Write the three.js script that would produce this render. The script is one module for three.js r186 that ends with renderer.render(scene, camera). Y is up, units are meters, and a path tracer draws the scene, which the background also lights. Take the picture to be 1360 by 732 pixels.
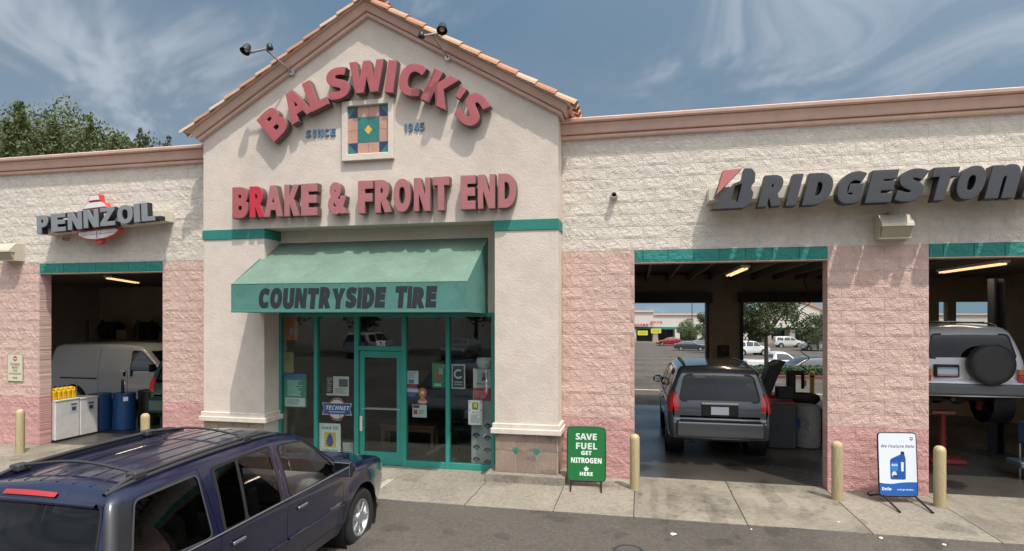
import * as THREE from 'three';
import { RoundedBoxGeometry } from 'three/addons/geometries/RoundedBoxGeometry.js';
import { mergeGeometries } from 'three/addons/utils/BufferGeometryUtils.js';
import { FontLoader } from 'three/addons/loaders/FontLoader.js';

// ------------------------------------------------------------------ camera, sky, sun, exposure
const scene = new THREE.Scene();
const camera = new THREE.PerspectiveCamera(55.95, 1360 / 836, 0.1, 3000);
camera.setViewOffset(1360, 836, 0, 0, 1360, 732);
camera.position.set(0, 2.78, 10.21);
camera.rotation.set(0, THREE.MathUtils.degToRad(12.15), 0);
scene.add(camera);
const renderer = new THREE.WebGLRenderer({ antialias: true });
renderer.toneMapping = THREE.LinearToneMapping;
renderer.toneMappingExposure = 1.47;
renderer.shadowMap.enabled = true;

// periodic value noise and fractal sums, used by the sky and by every material
function mulberry(a) { return () => { a |= 0; a = a + 0x6D2B79F5 | 0; let t = Math.imul(a ^ a >>> 15, 1 | a); t = t + Math.imul(t ^ t >>> 7, 61 | t) ^ t; return ((t ^ t >>> 14) >>> 0) / 4294967296; }; }
const HT = (() => { const r = mulberry(7), t = new Float32Array(65536); for (let i = 0; i < 65536; i++) t[i] = r(); return t; })();
function vnoise(x, y, px, py, seed = 0) {
  const xi = Math.floor(x), yi = Math.floor(y), fx = x - xi, fy = y - yi;
  const u = fx * fx * (3 - 2 * fx), v = fy * fy * (3 - 2 * fy);
  const m = (a, p) => ((a % p) + p) % p;
  const h = (a, b) => HT[(Math.imul(m(a, px) + 1, 374761393) ^ Math.imul(m(b, py) + 7, 668265263) ^ Math.imul(seed + 3, 1274126177)) >>> 8 & 65535];
  const a = h(xi, yi), b = h(xi + 1, yi), c = h(xi, yi + 1), d = h(xi + 1, yi + 1);
  return (a + (b - a) * u) * (1 - v) + (c + (d - c) * u) * v;
}
function fbm(u, v, p, oct, seed = 0, gain = 0.5) {      // u, v in 0..1, period p cells, tiles
  let s = 0, a = 1, n = 0;
  for (let i = 0; i < oct; i++) { s += a * vnoise(u * p, v * p, p, p, seed + i * 17); n += a; a *= gain; p *= 2; }
  return s / n;
}
const sstep = (a, b, x) => { const t = Math.min(1, Math.max(0, (x - a) / (b - a))); return t * t * (3 - 2 * t); };
const lerp = (a, b, t) => a + (b - a) * t;

const SUN = new THREE.Vector3(0.32, 1, 0.4).normalize();
{
  const W = 2048, H = 1024, data = new Float32Array(W * H * 4), BIG = 100000, SX = 150.4, SZ = 12.3;
  for (let j = 0; j < H; j++) {
    const lat = ((j + 0.5) / H - 0.5) * Math.PI, y = Math.sin(lat), cl = Math.cos(lat);
    for (let i = 0; i < W; i++) {
      const ph = ((i + 0.5) / W - 0.5) * 2 * Math.PI, x = cl * Math.cos(ph), z = cl * Math.sin(ph), o = (j * W + i) * 4;
      const up = Math.max(0, y), t = Math.pow(1 - up, 2.4);
      let r = lerp(0.066, 0.175, t), g = lerp(0.132, 0.258, t), b = lerp(0.218, 0.328, t);
      // glow around the sun, CIE indicatrix in form, strengthened as fill for the facade
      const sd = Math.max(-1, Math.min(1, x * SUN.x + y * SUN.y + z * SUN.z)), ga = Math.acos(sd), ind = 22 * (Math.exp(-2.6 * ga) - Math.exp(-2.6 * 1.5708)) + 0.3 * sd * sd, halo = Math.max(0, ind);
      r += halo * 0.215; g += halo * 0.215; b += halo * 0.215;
      if (y > -0.02) {
        const k = 1 / (up + 0.16), qx = x * k, qz = z * k;
        const wx = (vnoise(qx * 0.8 + 40, qz * 0.8 + 40, BIG, BIG, 3) - 0.5) * 0.45 + (vnoise(qx * 2.3 + 140, qz * 2.3 + 40, BIG, BIG, 5) - 0.5) * 0.5, wz = (vnoise(qx * 0.8 + 80, qz * 0.8 + 10, BIG, BIG, 4) - 0.5) * 0.45 + (vnoise(qx * 2.3 + 180, qz * 2.3 + 10, BIG, BIG, 6) - 0.5) * 0.5;
        const ax = qx * 0.62 + qz * 0.78 + wx, az = -qx * 0.78 + qz * 0.62 + wz;
        let s = 0, a = 1, n = 0, f = 1;
        for (let q = 0; q < 7; q++) { s += a * vnoise(ax * 0.62 * f + 200, az * 1.25 * f + 200, BIG, BIG, 11 + q); n += a; a *= 0.68; f *= 2.1; }
        s /= n;
        let s2 = 0; a = 1; n = 0; f = 1;
        for (let q = 0; q < 4; q++) { s2 += a * vnoise(qx * 0.5 * f + SX, qz * 0.5 * f + SZ, BIG, BIG, 31 + q); n += a; a *= 0.5; f *= 2.1; }
        s2 /= n;
        const veil = 0.24 * sstep(0.36, 0.68, s2), wisp = sstep(0.50, 0.66, s * 0.74 + s2 * 0.30), thick = sstep(0.57, 0.70, s * 0.74 + s2 * 0.30);
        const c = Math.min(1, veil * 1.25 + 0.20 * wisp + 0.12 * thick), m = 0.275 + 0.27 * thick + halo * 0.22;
        r = lerp(r, m * 0.98, c * 0.8); g = lerp(g, m * 1.0, c * 0.8); b = lerp(b, m * 1.06, c * 0.8);
      }
      data[o] = r; data[o + 1] = g; data[o + 2] = b; data[o + 3] = 1;
    }
  }
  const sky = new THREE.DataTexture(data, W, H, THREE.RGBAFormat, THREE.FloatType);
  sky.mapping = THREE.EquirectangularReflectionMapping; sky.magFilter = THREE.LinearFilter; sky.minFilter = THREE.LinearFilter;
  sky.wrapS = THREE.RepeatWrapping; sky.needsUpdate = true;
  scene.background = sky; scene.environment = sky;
}
const sun = new THREE.DirectionalLight(new THREE.Color(1, 0.95, 0.87), 2.35);
sun.position.copy(SUN).multiplyScalar(80).add(new THREE.Vector3(-3, 0, 0));
sun.target.position.set(-3, 0, 0);
sun.castShadow = true; sun.shadow.radius = 1.6; sun.shadow.mapSize.set(4096, 4096);
Object.assign(sun.shadow.camera, { left: -40, right: 40, top: 40, bottom: -40, near: 1, far: 220 });
scene.add(sun, sun.target);

// ------------------------------------------------------------------ helpers
const used = new Map();
function numbered(name) { const n = used.get(name) || 0; used.set(name, n + 1); return n ? `${name}_${String(n).padStart(3, '0')}` : name; }
function mesh(name, geo, mat, parent) { const m = new THREE.Mesh(geo, mat); m.name = parent ? name : numbered(name); m.castShadow = m.receiveShadow = true; (parent || scene).add(m); return m; }
function thing(name, label, category, x = 0, y = 0, z = 0, ry = 0, group) {
  const g = new THREE.Group(); g.name = numbered(name); g.position.set(x, y, z); g.rotation.y = ry;
  g.userData = { label, category }; if (group) g.userData.group = group; scene.add(g); return g;
}
function tag(o, label, category, group, kind) { if (label) o.userData.label = label; if (category) o.userData.category = category; if (group) o.userData.group = group; if (kind) o.userData.kind = kind; return o; }
function sub(name, parent, x = 0, y = 0, z = 0) { const g = new THREE.Group(); g.name = name; g.position.set(x, y, z); parent.add(g); return g; }
function copyOf(src, label, x, y, z, ry = 0) { const c = src.clone(); c.name = numbered(src.name.replace(/_\d{3}$/, '')); c.position.set(x, y, z); c.rotation.y = ry; c.userData = { ...src.userData }; if (label) c.userData.label = label; scene.add(c); return c; }
function clean(g) { const q = g.index ? g.toNonIndexed() : g; for (const k of Object.keys(q.attributes)) if (!['position', 'normal', 'uv'].includes(k)) q.deleteAttribute(k); if (!q.attributes.uv) q.setAttribute('uv', new THREE.BufferAttribute(new Float32Array(q.attributes.position.count * 2), 2)); q.morphAttributes = {}; q.clearGroups(); return q; }
function merge(list) { return list.length === 1 ? clean(list[0]) : mergeGeometries(list.map(clean)); }
function uvm(g, s = 1, ox = 0, oy = 0) {               // uv in metres, by the way each face points
  g = clean(g); const p = g.attributes.position, uv = new Float32Array(p.count * 2), a = new THREE.Vector3(), b = new THREE.Vector3(), c = new THREE.Vector3();
  for (let i = 0; i < p.count; i += 3) {
    a.fromBufferAttribute(p, i); b.fromBufferAttribute(p, i + 1).sub(a); c.fromBufferAttribute(p, i + 2).sub(a); b.cross(c);
    const nx = Math.abs(b.x), ny = Math.abs(b.y), nz = Math.abs(b.z);
    for (let k = 0; k < 3; k++) {
      const x = p.getX(i + k), y = p.getY(i + k), z = p.getZ(i + k);
      const [u, v] = nz >= nx && nz >= ny ? [x, y] : ny >= nx ? [x, z] : [z, y];
      uv[(i + k) * 2] = u * s + ox; uv[(i + k) * 2 + 1] = v * s + oy;
    }
  }
  g.setAttribute('uv', new THREE.BufferAttribute(uv, 2)); return g;
}
const box = (x0, x1, y0, y1, z0, z1) => new THREE.BoxGeometry(x1 - x0, y1 - y0, z1 - z0).translate((x0 + x1) / 2, (y0 + y1) / 2, (z0 + z1) / 2);
const rbox = (x0, x1, y0, y1, z0, z1, r = 0.02, s = 2) => new RoundedBoxGeometry(x1 - x0, y1 - y0, z1 - z0, s, Math.min(r, (x1 - x0) / 2.01, (y1 - y0) / 2.01, (z1 - z0) / 2.01)).translate((x0 + x1) / 2, (y0 + y1) / 2, (z0 + z1) / 2);
const cyl = (r0, r1, h, n = 20, open = false) => new THREE.CylinderGeometry(r0, r1, h, n, 1, open);
const V3 = (x, y, z) => new THREE.Vector3(x, y, z);
function tube(pts, r, n = 24, m = 8, closed = false, ty = 'centripetal') { return new THREE.TubeGeometry(new THREE.CatmullRomCurve3(pts.map((p) => V3(...p)), closed, ty), n, r, m, closed); }
function bar(a, b, r, m = 8) { const A = V3(...a), B = V3(...b), d = B.clone().sub(A), g = new THREE.CylinderGeometry(r, r, d.length(), m); g.applyQuaternion(new THREE.Quaternion().setFromUnitVectors(V3(0, 1, 0), d.clone().normalize())); return g.translate(...A.add(B).multiplyScalar(0.5).toArray()); }
function boxbar(a, b, w, h) { const A = V3(...a), B = V3(...b), d = B.clone().sub(A), g = new THREE.BoxGeometry(w, d.length(), h); g.applyQuaternion(new THREE.Quaternion().setFromUnitVectors(V3(0, 1, 0), d.clone().normalize())); return g.translate(...A.add(B).multiplyScalar(0.5).toArray()); }
function poly(pts, depth, z0 = 0, bevel = 0) {            // a flat outline in x, y with thickness, from z0 to z0 + depth
  const s = new THREE.Shape(pts.map((p) => new THREE.Vector2(p[0], p[1])));
  return new THREE.ExtrudeGeometry(s, { depth: depth - 2 * bevel, bevelEnabled: bevel > 0, bevelSize: bevel, bevelThickness: bevel, bevelOffset: -bevel, bevelSegments: 1, curveSegments: 10 }).translate(0, 0, z0 + bevel);
}
function sweepX(prof, x0, x1) {                         // prof: [z, y] outline swept along x
  const s = new THREE.Shape(prof.map(([z, y]) => new THREE.Vector2(-z, y)));
  return new THREE.ExtrudeGeometry(s, { depth: x1 - x0, bevelEnabled: false }).rotateY(Math.PI / 2).translate(x0, 0, 0);
}
function canvasTex(w, h, draw) { const c = document.createElement('canvas'); c.width = w; c.height = h; const k = c.getContext('2d'); draw(k, w, h); const t = new THREE.CanvasTexture(c); t.colorSpace = THREE.SRGBColorSpace; t.anisotropy = 4; return t; }
function tex(n, fn, srgb) {                             // fn(u, v) -> grey or [r, g, b], 0..1
  const d = new Uint8Array(n * n * 4);
  for (let j = 0; j < n; j++) for (let i = 0; i < n; i++) {
    const c = fn((i + 0.5) / n, (j + 0.5) / n), o = (j * n + i) * 4, a = Array.isArray(c) ? c : [c, c, c];
    for (let k = 0; k < 3; k++) d[o + k] = Math.max(0, Math.min(255, a[k] * 255)); d[o + 3] = 255;
  }
  const t = new THREE.DataTexture(d, n, n); t.wrapS = t.wrapT = THREE.RepeatWrapping; t.magFilter = THREE.LinearFilter; t.minFilter = THREE.LinearMipmapLinearFilter; t.generateMipmaps = true;
  if (srgb) t.colorSpace = THREE.SRGBColorSpace; t.needsUpdate = true; return t;
}
function rep(t, sx, sy = sx) { const c = t.clone(); c.repeat.set(sx, sy); c.needsUpdate = true; return c; }
const lin = (r, g, b) => new THREE.Color().setRGB(r, g, b);
const std = (c, rough = 0.8, o = {}) => new THREE.MeshStandardMaterial({ color: Array.isArray(c) ? lin(...c) : c, roughness: rough, metalness: 0, ...o });

// ------------------------------------------------------------------ materials
// mottle maps are multipliers near white (sRGB), so the colour stays in .color
const T = {};
T.mottle = tex(512, (u, v) => { const a = fbm(u, v, 4, 5, 1), b = fbm(u, v, 24, 3, 2), k = 0.93 + 0.10 * (a - 0.5) + 0.07 * (b - 0.5); return [k + 0.01, k, k - 0.005]; }, true);
T.stuccoB = tex(512, (u, v) => 0.55 * fbm(u, v, 64, 3, 5) + 0.45 * fbm(u, v, 12, 3, 9));
T.rough = tex(512, (u, v) => { const a = fbm(u, v, 20, 4, 21, 0.6), b = 1 - Math.abs(2 * fbm(u, v, 9, 4, 22, 0.55) - 1); return 0.5 * a + 0.5 * b; });
T.grain = tex(512, (u, v) => fbm(u, v, 96, 2, 41));
T.concrete = tex(1024, (u, v) => {
  const a = fbm(u, v, 3, 5, 51), b = fbm(u, v, 90, 3, 52), s = sstep(0.56, 0.70, fbm(u, v, 5, 5, 53, 0.6)), sp = sstep(0.80, 0.9, fbm(u, v, 130, 1, 54));
  let k = 0.80 + 0.24 * (a - 0.5) + 0.18 * (b - 0.5) - 0.12 * s - 0.12 * sp; return [k * 1.0, k * 0.985, k * 0.95];
}, true);
T.asphalt = tex(1024, (u, v) => {
  const a = fbm(u, v, 3, 5, 61), g = fbm(u, v, 256, 2, 62, 0.7), s = sstep(0.52, 0.72, fbm(u, v, 4, 6, 63, 0.62)), pale = sstep(0.78, 0.9, fbm(u, v, 300, 1, 64));
  const st = sstep(0.60, 0.67, fbm(u, v, 9, 4, 65)), oil = sstep(0.66, 0.72, fbm(u, v, 22, 3, 66)), agg = fbm(u, v, 420, 1, 67), crk = sstep(0.982, 0.996, 1 - Math.abs(2 * fbm(u, v, 3, 6, 68, 0.6) - 1)) * sstep(0.45, 0.6, fbm(u, v, 3, 2, 69));
  const k = 0.74 + 0.26 * (a - 0.5) + 0.13 * (g - 0.5) - 0.12 * s + 0.07 * pale - 0.07 * st - 0.09 * oil - 0.22 * crk + 0.10 * (agg - 0.5); return [k, k * 0.975, k * 0.94];
}, true);
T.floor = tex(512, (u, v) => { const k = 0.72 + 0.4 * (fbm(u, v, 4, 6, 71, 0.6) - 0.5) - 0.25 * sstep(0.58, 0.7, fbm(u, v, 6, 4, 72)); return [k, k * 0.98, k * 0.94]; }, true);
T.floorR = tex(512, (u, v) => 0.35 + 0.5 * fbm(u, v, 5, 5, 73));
T.cloth = tex(512, (u, v) => { const k = 0.86 + 0.16 * (fbm(u, v, 5, 5, 81) - 0.5) - 0.04 * sstep(0.6, 0.75, fbm(u, v, 8, 4, 82)) + 0.05 * sstep(0.62, 0.8, fbm(u, v, 40, 3, 83)); return [k, k, k]; }, true);
T.weave = tex(256, (u, v) => 0.5 + 0.25 * Math.sin(u * 64 * 6.283) + 0.25 * Math.sin(v * 64 * 6.283));
T.tracks = tex(1024, (u, v) => {
  const a = fbm(u, v, 3, 5, 51), b = fbm(u, v, 90, 3, 52), s = sstep(0.52, 0.70, fbm(u, v, 5, 5, 153, 0.6)), st = sstep(0.5, 0.75, vnoise(u * 26 + fbm(u, v, 4, 3, 9) * 2, v * 3, 26, 3, 154)) * sstep(0.3, 0.7, fbm(u, v, 4, 3, 155)), oil = sstep(0.68, 0.75, fbm(u, v, 16, 3, 156));
  const k = 0.78 + 0.22 * (a - 0.5) + 0.16 * (b - 0.5) - 0.08 * s - 0.09 * st - 0.09 * oil; return [k, k * 0.98, k * 0.945];
}, true);
const paintBump = { map: rep(T.mottle, 0.45), bumpMap: rep(T.rough, 3.4), bumpScale: 0.015 };
const M = {
  cream: std([0.76, 0.69, 0.60], 0.9, paintBump),
  pink: std([0.71, 0.50, 0.425], 0.9, paintBump),
  darkPink: std([0.645, 0.365, 0.335], 0.9, paintBump),
  tealBlock: std([0.030, 0.255, 0.215], 0.75, { bumpMap: rep(T.rough, 2.6), bumpScale: 0.012, map: rep(T.mottle, 0.9) }),
  stucco: std([0.725, 0.635, 0.55], 0.92, { map: rep(T.mottle, 0.22), bumpMap: rep(T.stuccoB, 0.8), bumpScale: 0.006 }),
  stuccoTrim: std([0.745, 0.66, 0.575], 0.92, { map: rep(T.mottle, 0.4), bumpMap: rep(T.stuccoB, 1), bumpScale: 0.006 }),
  cornice: std([0.78, 0.535, 0.435], 0.85, { map: rep(T.mottle, 0.35), bumpMap: rep(T.stuccoB, 1), bumpScale: 0.003 }),
  teal: std([0.022, 0.225, 0.185], 0.6, { map: rep(T.mottle, 0.7) }),
  concrete: std([0.44, 0.395, 0.335], 0.93, { map: rep(T.concrete, 0.28), bumpMap: rep(T.grain, 2), bumpScale: 0.003 }),
  concreteBay: std([0.44, 0.395, 0.33], 0.9, { map: rep(T.tracks, 0.3), bumpMap: rep(T.grain, 2), bumpScale: 0.003 }),
  asphalt: std([0.178, 0.160, 0.142], 0.94, { map: rep(T.asphalt, 0.13), bumpMap: rep(T.grain, 1.3), bumpScale: 0.006 }),
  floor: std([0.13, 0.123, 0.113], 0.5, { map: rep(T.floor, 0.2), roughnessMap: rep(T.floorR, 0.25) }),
  inWall: std([0.46, 0.38, 0.29], 0.9, { map: rep(T.mottle, 0.3) }),
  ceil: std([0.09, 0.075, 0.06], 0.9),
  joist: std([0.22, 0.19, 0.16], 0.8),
  black: std([0.012, 0.012, 0.013], 0.5),
  blackMetal: std([0.02, 0.02, 0.021], 0.38, { metalness: 0.3 }),
  dark: std([0.03, 0.028, 0.026], 0.8),
  rubber: std([0.018, 0.018, 0.018], 0.82, { bumpMap: rep(T.grain, 6), bumpScale: 0.002 }),
  steel: std([0.55, 0.56, 0.57], 0.32, { metalness: 1 }),
  alloy: std([0.62, 0.63, 0.64], 0.3, { metalness: 0.85 }),
  whitePaint: std([0.78, 0.77, 0.74], 0.5),
  roofFelt: std([0.5, 0.48, 0.45], 0.9),
  grout: std([0.55, 0.5, 0.45], 0.95),
  white: std([0.80, 0.79, 0.77], 0.55),
  glass: new THREE.MeshPhysicalMaterial({ color: lin(0.88, 0.92, 0.91), roughness: 0, transmission: 1, thickness: 0, ior: 1.52 }),
};
const flat = (t, rough = 0.6) => new THREE.MeshStandardMaterial({ map: t, roughness: rough });
const font = await new FontLoader().loadAsync('fonts/droid/droid_sans_bold.typeface.json');
const fontR = await new FontLoader().loadAsync('fonts/droid/droid_sans_regular.typeface.json');
// one letter: an extruded can fitted to w x h, centred, back at z = 0; embolden widens the strokes
function glyph(ch, w, h, depth, embolden = 0.03, f = font, shear = 0) {
  if (ch === 'I') ch = 'l';
  const g = new THREE.ExtrudeGeometry(f.generateShapes(ch, 1), { depth: 0.1, bevelEnabled: true, bevelSize: embolden, bevelThickness: 0.012, bevelSegments: 1, curveSegments: 6 });
  g.computeBoundingBox(); const b = g.boundingBox;
  g.translate(-(b.min.x + b.max.x) / 2, -(b.min.y + b.max.y) / 2, -b.min.z);
  g.scale(w / (b.max.x - b.min.x), h / (b.max.y - b.min.y), depth / (b.max.z - b.min.z));
  if (shear) { const p = g.attributes.position; for (let i = 0; i < p.count; i++) p.setX(i, p.getX(i) + shear * p.getY(i)); g.computeVertexNormals(); }
  return clean(g);
}

// ------------------------------------------------------------------ ground, sidewalk, floors
const groundY = (z) => {
  const P = [[-400, -2.6], [-95, -2.6], [-80, -2.5], [-65, -2.2], [-35, -1.65], [-24, -1.15], [-17.6, -0.012], [1.89, -0.012], [4.9, -0.20], [9, -0.24], [400, -0.3]];
  for (let i = 1; i < P.length; i++) if (z <= P[i][0]) return lerp(P[i - 1][1], P[i][1], (z - P[i - 1][0]) / (P[i][0] - P[i - 1][0]));
  return P[P.length - 1][1];
};
{
  const zs = [-900, -400, -200, -130, -95, -88, -80, -72, -65, -50, -35, -30, -24, -20, -17.6, -12, -8.4, -4, 1.89, 2.4, 3, 3.6, 4.2, 4.9, 7, 9, 14, 22, 40, 80, 200, 500], xs = [-900, -300, -120, -60, -40, -25, -15, -8, -4, 0, 4, 8, 15, 25, 40, 60, 120, 300, 900];
  const pos = [], uv = [], idx = [];
  for (const z of zs) for (const x of xs) { pos.push(x, groundY(z), z); uv.push(x, z); }
  const n = xs.length;
  for (let j = 0; j + 1 < zs.length; j++) for (let i = 0; i + 1 < n; i++) { const a = j * n + i; idx.push(a, a + n, a + 1, a + 1, a + n, a + n + 1); }
  const g = new THREE.BufferGeometry(); g.setAttribute('position', new THREE.Float32BufferAttribute(pos, 3)); g.setAttribute('uv', new THREE.Float32BufferAttribute(uv, 2)); g.setIndex(idx); g.computeVertexNormals();
  tag(mesh('ground', g, M.asphalt), 'worn grey asphalt car park surface around the shop', 'ground', null, 'structure');
  const sw = new THREE.Group(); sw.name = 'sidewalk'; scene.add(sw); tag(sw, 'pale concrete apron of large slabs along the shop front', 'sidewalk', null, 'structure');
  mesh('joint_bed', uvm(box(-20, 12.0, -0.14, -0.007, -0.2, 1.885)), M.dark, sw);
  const js = [-20, -15.6, -14.1, -12.47, -10.95, -9.41, -8.05, -6.78, -5.45, -4.15, -2.5, -1.2, -0.08, 1.40, 2.90, 4.33, 5.85, 7.35, 12.0];
  const rr = mulberry(91);
  for (let i = 0; i + 1 < js.length; i++) {
    const dz = [1.89, 0.62, -0.2];
    const bays = (js[i] > -0.2 && js[i] < 2.8) || (js[i] > 4.2 && js[i] < 7.2) || (js[i] > -12.6 && js[i] < -9.5);
    const cuts = bays ? [-0.2, 1.89] : [-0.2, 1.89];
    for (let k = 0; k + 1 < cuts.length; k++) mesh('slab', uvm(rbox(js[i] + 0.005, js[i + 1] - 0.005, -0.12, rr() * 0.003, cuts[k] + 0.004, cuts[k + 1] - 0.004, 0.008, 1), 1, rr() * 9, rr() * 9), bays ? M.concreteBay : M.concrete, sw);
  }
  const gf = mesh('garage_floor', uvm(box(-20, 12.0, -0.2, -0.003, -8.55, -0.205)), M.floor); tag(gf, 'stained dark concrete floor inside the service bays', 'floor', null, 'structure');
  // painted parking stripe in front of the entrance
  const wornPaint = std([0.72, 0.70, 0.66], 0.7, { map: rep(T.concrete, 0.6) });
  const st = mesh('parking_stripe', merge([box(-4.16, -4.05, 0.001, 0.0045, 0.86, 1.885), poly([[-4.16, 0], [-4.05, 0], [-4.05, 1], [-4.16, 1]], 0.004).rotateX(Math.PI / 2).scale(1, 1, 3).rotateX(0.0624).translate(0, -0.006, 1.89)].map((g) => uvm(g))), wornPaint);
  tag(st, 'worn white painted parking stripe running out from the glass entrance', 'marking', null, 'structure');
}

// ------------------------------------------------------------------ the shop building
const shop = thing('shop_building', 'split-face block tire shop with stucco gable, tile roof and open service bays', 'building');
const C = 0.2032, BL = 0.4064;                                     // course height, block length
{
  // split-face block shapes: rough front of 6 x 4 cells, straight sides running back through the wall
  const rb = mulberry(5), variants = [];
  for (let v = 0; v < 10; v++) {
    const nx = 7, ny = 4, pos = [], nor = [], uv = [], P = [];
    const ox = rb() * 3, oy = rb() * 3, tilt = (rb() - 0.5) * 0.012, tilt2 = (rb() - 0.5) * 0.012;
    for (let j = 0; j <= ny; j++) for (let i = 0; i <= nx; i++) {
      const e = i === 0 || j === 0 || i === nx || j === ny, u = i / nx, w = j / ny;
      const jx = e ? 0 : (rb() - 0.5) * 0.6 / nx, jy = e ? 0 : (rb() - 0.5) * 0.6 / ny;
      const z = e ? 0.009 : 0.0065 + rb() * 0.0095 + tilt * (u - 0.5) * 2 + tilt2 * (w - 0.5) * 2;
      P.push([u + jx - 0.5, w + jy - 0.5, z]);
    }
    const tri = (a, b, c) => { for (const p of [a, b, c]) { pos.push(p[0], p[1], p[2]); uv.push(p[0] * BL + ox, p[1] * C + oy); } };
    for (let j = 0; j < ny; j++) for (let i = 0; i < nx; i++) { const a = P[j * (nx + 1) + i], b = P[j * (nx + 1) + i + 1], c = P[(j + 1) * (nx + 1) + i + 1], d = P[(j + 1) * (nx + 1) + i]; if (rb() < 0.5) { tri(a, b, c); tri(a, c, d); } else { tri(a, b, d); tri(b, c, d); } }
    const q = [[-0.5, -0.5], [0.5, -0.5], [0.5, 0.5], [-0.5, 0.5]];
    for (let k = 0; k < 4; k++) { const a = q[k], b = q[(k + 1) % 4]; const A = [...a, 0.009], B = [...b, 0.009], A2 = [...a, -0.25], B2 = [...b, -0.25]; tri(A2, B2, B); tri(A2, B, A); }
    const g = new THREE.BufferGeometry(); g.setAttribute('position', new THREE.Float32BufferAttribute(pos, 3)); g.setAttribute('uv', new THREE.Float32BufferAttribute(uv, 2)); g.computeVertexNormals(); variants.push(g);
  }
  const blocks = [];                                                // {x0, x1, row, mat, wing}
  function wing(x0, x1, openings, phase, w) {
    for (let r = 0; r < 29; r++) {
      const y0 = r * C, y1 = y0 + C, cuts = openings.filter(() => r < 19).sort((a, b) => a[0] - b[0]);
      let spans = [[x0, x1, 0]];
      for (const [a, b] of cuts) spans = spans.flatMap(([s, e, k]) => (k || b <= s || a >= e) ? [[s, e, k]] : [[s, a, 0], [a, b, 1], [b, e, 0]]);
      for (const [s, e, k] of spans) {
        if (k && r < 18) continue;
        const mat = k ? M.tealBlock : r < 5 ? M.darkPink : r < 19 ? M.pink : M.cream;
        const xs = [s]; let q = Math.ceil((s - phase) / BL - (r % 2) * 0.5) * BL + phase + (r % 2) * 0.5 * BL;
        for (; q < e - 0.06; q += BL) if (q > s + 0.06) xs.push(q); xs.push(e);
        for (let i = 0; i + 1 < xs.length; i++) blocks.push({ x0: xs[i], x1: xs[i + 1], r, mat, w });
      }
    }
  }
  wing(-1.315, 12.0, [[-0.08, 2.90], [4.33, 7.35]], 2.90, 1);
  wing(-20, -8.05, [[-12.47, -9.41], [-18.3, -15.25]], -9.41, 0);  // far left opening is out of view, added to let sky light inside
  const th = THREE.MathUtils.degToRad(12.15), cs = Math.cos(th), sn = Math.sin(th);
  for (const b of blocks) {
    const x = (b.x0 + b.x1) / 2, y = (b.r + 0.5) * C, dp = -x * sn + 10.21 * cs, px = 680 + 787 * (x * cs + 10.21 * sn) / dp;
    const hid = b.r === 28 || (px > 290 && px < 735) || (b.w === 0 && px > 268);
    b.area = px < -10 || px > 1370 || hid ? 0 : (b.x1 - b.x0) / dp / dp;
  }
  const order = blocks.filter((b) => b.area > 0).sort((a, b) => b.area - a.area), parts = new Set(order.slice(0, 300));
  const walls = [sub('block_wall', shop), sub('block_wall', shop)];
  const rb2 = mulberry(77), rest = [new Map(), new Map()];
  for (const b of blocks) {
    const g = variants[Math.floor(rb2() * variants.length)], w = b.x1 - b.x0 - 0.009, flip = rb2() < 0.5 ? -1 : 1;
    if (parts.has(b)) {
      const m = mesh('block', g, b.mat, walls[b.w]); m.position.set((b.x0 + b.x1) / 2, (b.r + 0.5) * C, 0); m.scale.set(w, C - 0.008, 1);
    } else {
      const k = rest[b.w]; if (!k.has(b.mat)) k.set(b.mat, []);
      k.get(b.mat).push(g.clone().scale(w, C - 0.008, 1).translate((b.x0 + b.x1) / 2, (b.r + 0.5) * C, 0));
    }
  }
  for (const w of [0, 1]) for (const [m, gs] of rest[w]) mesh('further_blocks', merge(gs), m, walls[w]).userData.kind = 'stuff';
  // painted mortar, a little behind the block faces
  const bands = [[-0.05, 5 * C, M.darkPink], [5 * C, 19 * C, M.pink], [19 * C, 5.9, M.cream]];
  for (const [x0, x1, w, ops] of [[-1.315, 12.0, 1, [[-0.08, 2.9], [4.33, 7.35]]], [-20, -8.05, 0, [[-18.3, -15.25], [-12.47, -9.41]]]]) {
    let spans = [[x0, x1]]; for (const [a, b] of ops) spans = spans.flatMap(([s, e]) => b <= s || a >= e ? [[s, e]] : [[s, a], [b, e]]);
    for (const [y0, y1, m] of bands) for (const [s, e] of m === M.cream ? [[x0 - 0.008, x1 + 0.008]] : spans) mesh('mortar', uvm(box(s + 0.008, e - 0.008, y0, y1, -0.24, 0.005)), m, walls[w]);
    for (const [a, b] of ops) {
      mesh('lintel_core', uvm(box(a - 0.1, b + 0.1, 18 * C + 0.006, 19 * C, -0.236, -0.006)), M.teal, walls[w]);
      mesh('lintel_plate', uvm(box(a - 0.006, b + 0.006, 18 * C - 0.012, 18 * C + 0.002, -0.26, 0.004)), M.cornice, walls[w]);
    }
  }
}
// wing cornices
const wingProf = [[-0.25, 5.78], [0.045, 5.78], [0.068, 5.79], [0.078, 5.815], [0.068, 5.842], [0.05, 5.848], [0.045, 5.856], [0.105, 5.862], [0.115, 5.88], [0.14, 5.955], [0.165, 6.0], [0.168, 6.008], [0.15, 6.012], [0.15, 6.024], [0.205, 6.03], [0.225, 6.042], [0.232, 6.085], [0.215, 6.10], [-0.28, 6.12], [-0.28, 5.78]];
for (const [a, b] of [[-20, -8.045], [-1.32, 12.0]]) mesh('cornice', uvm(sweepX(wingProf, a, b)), M.cornice, shop);

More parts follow.
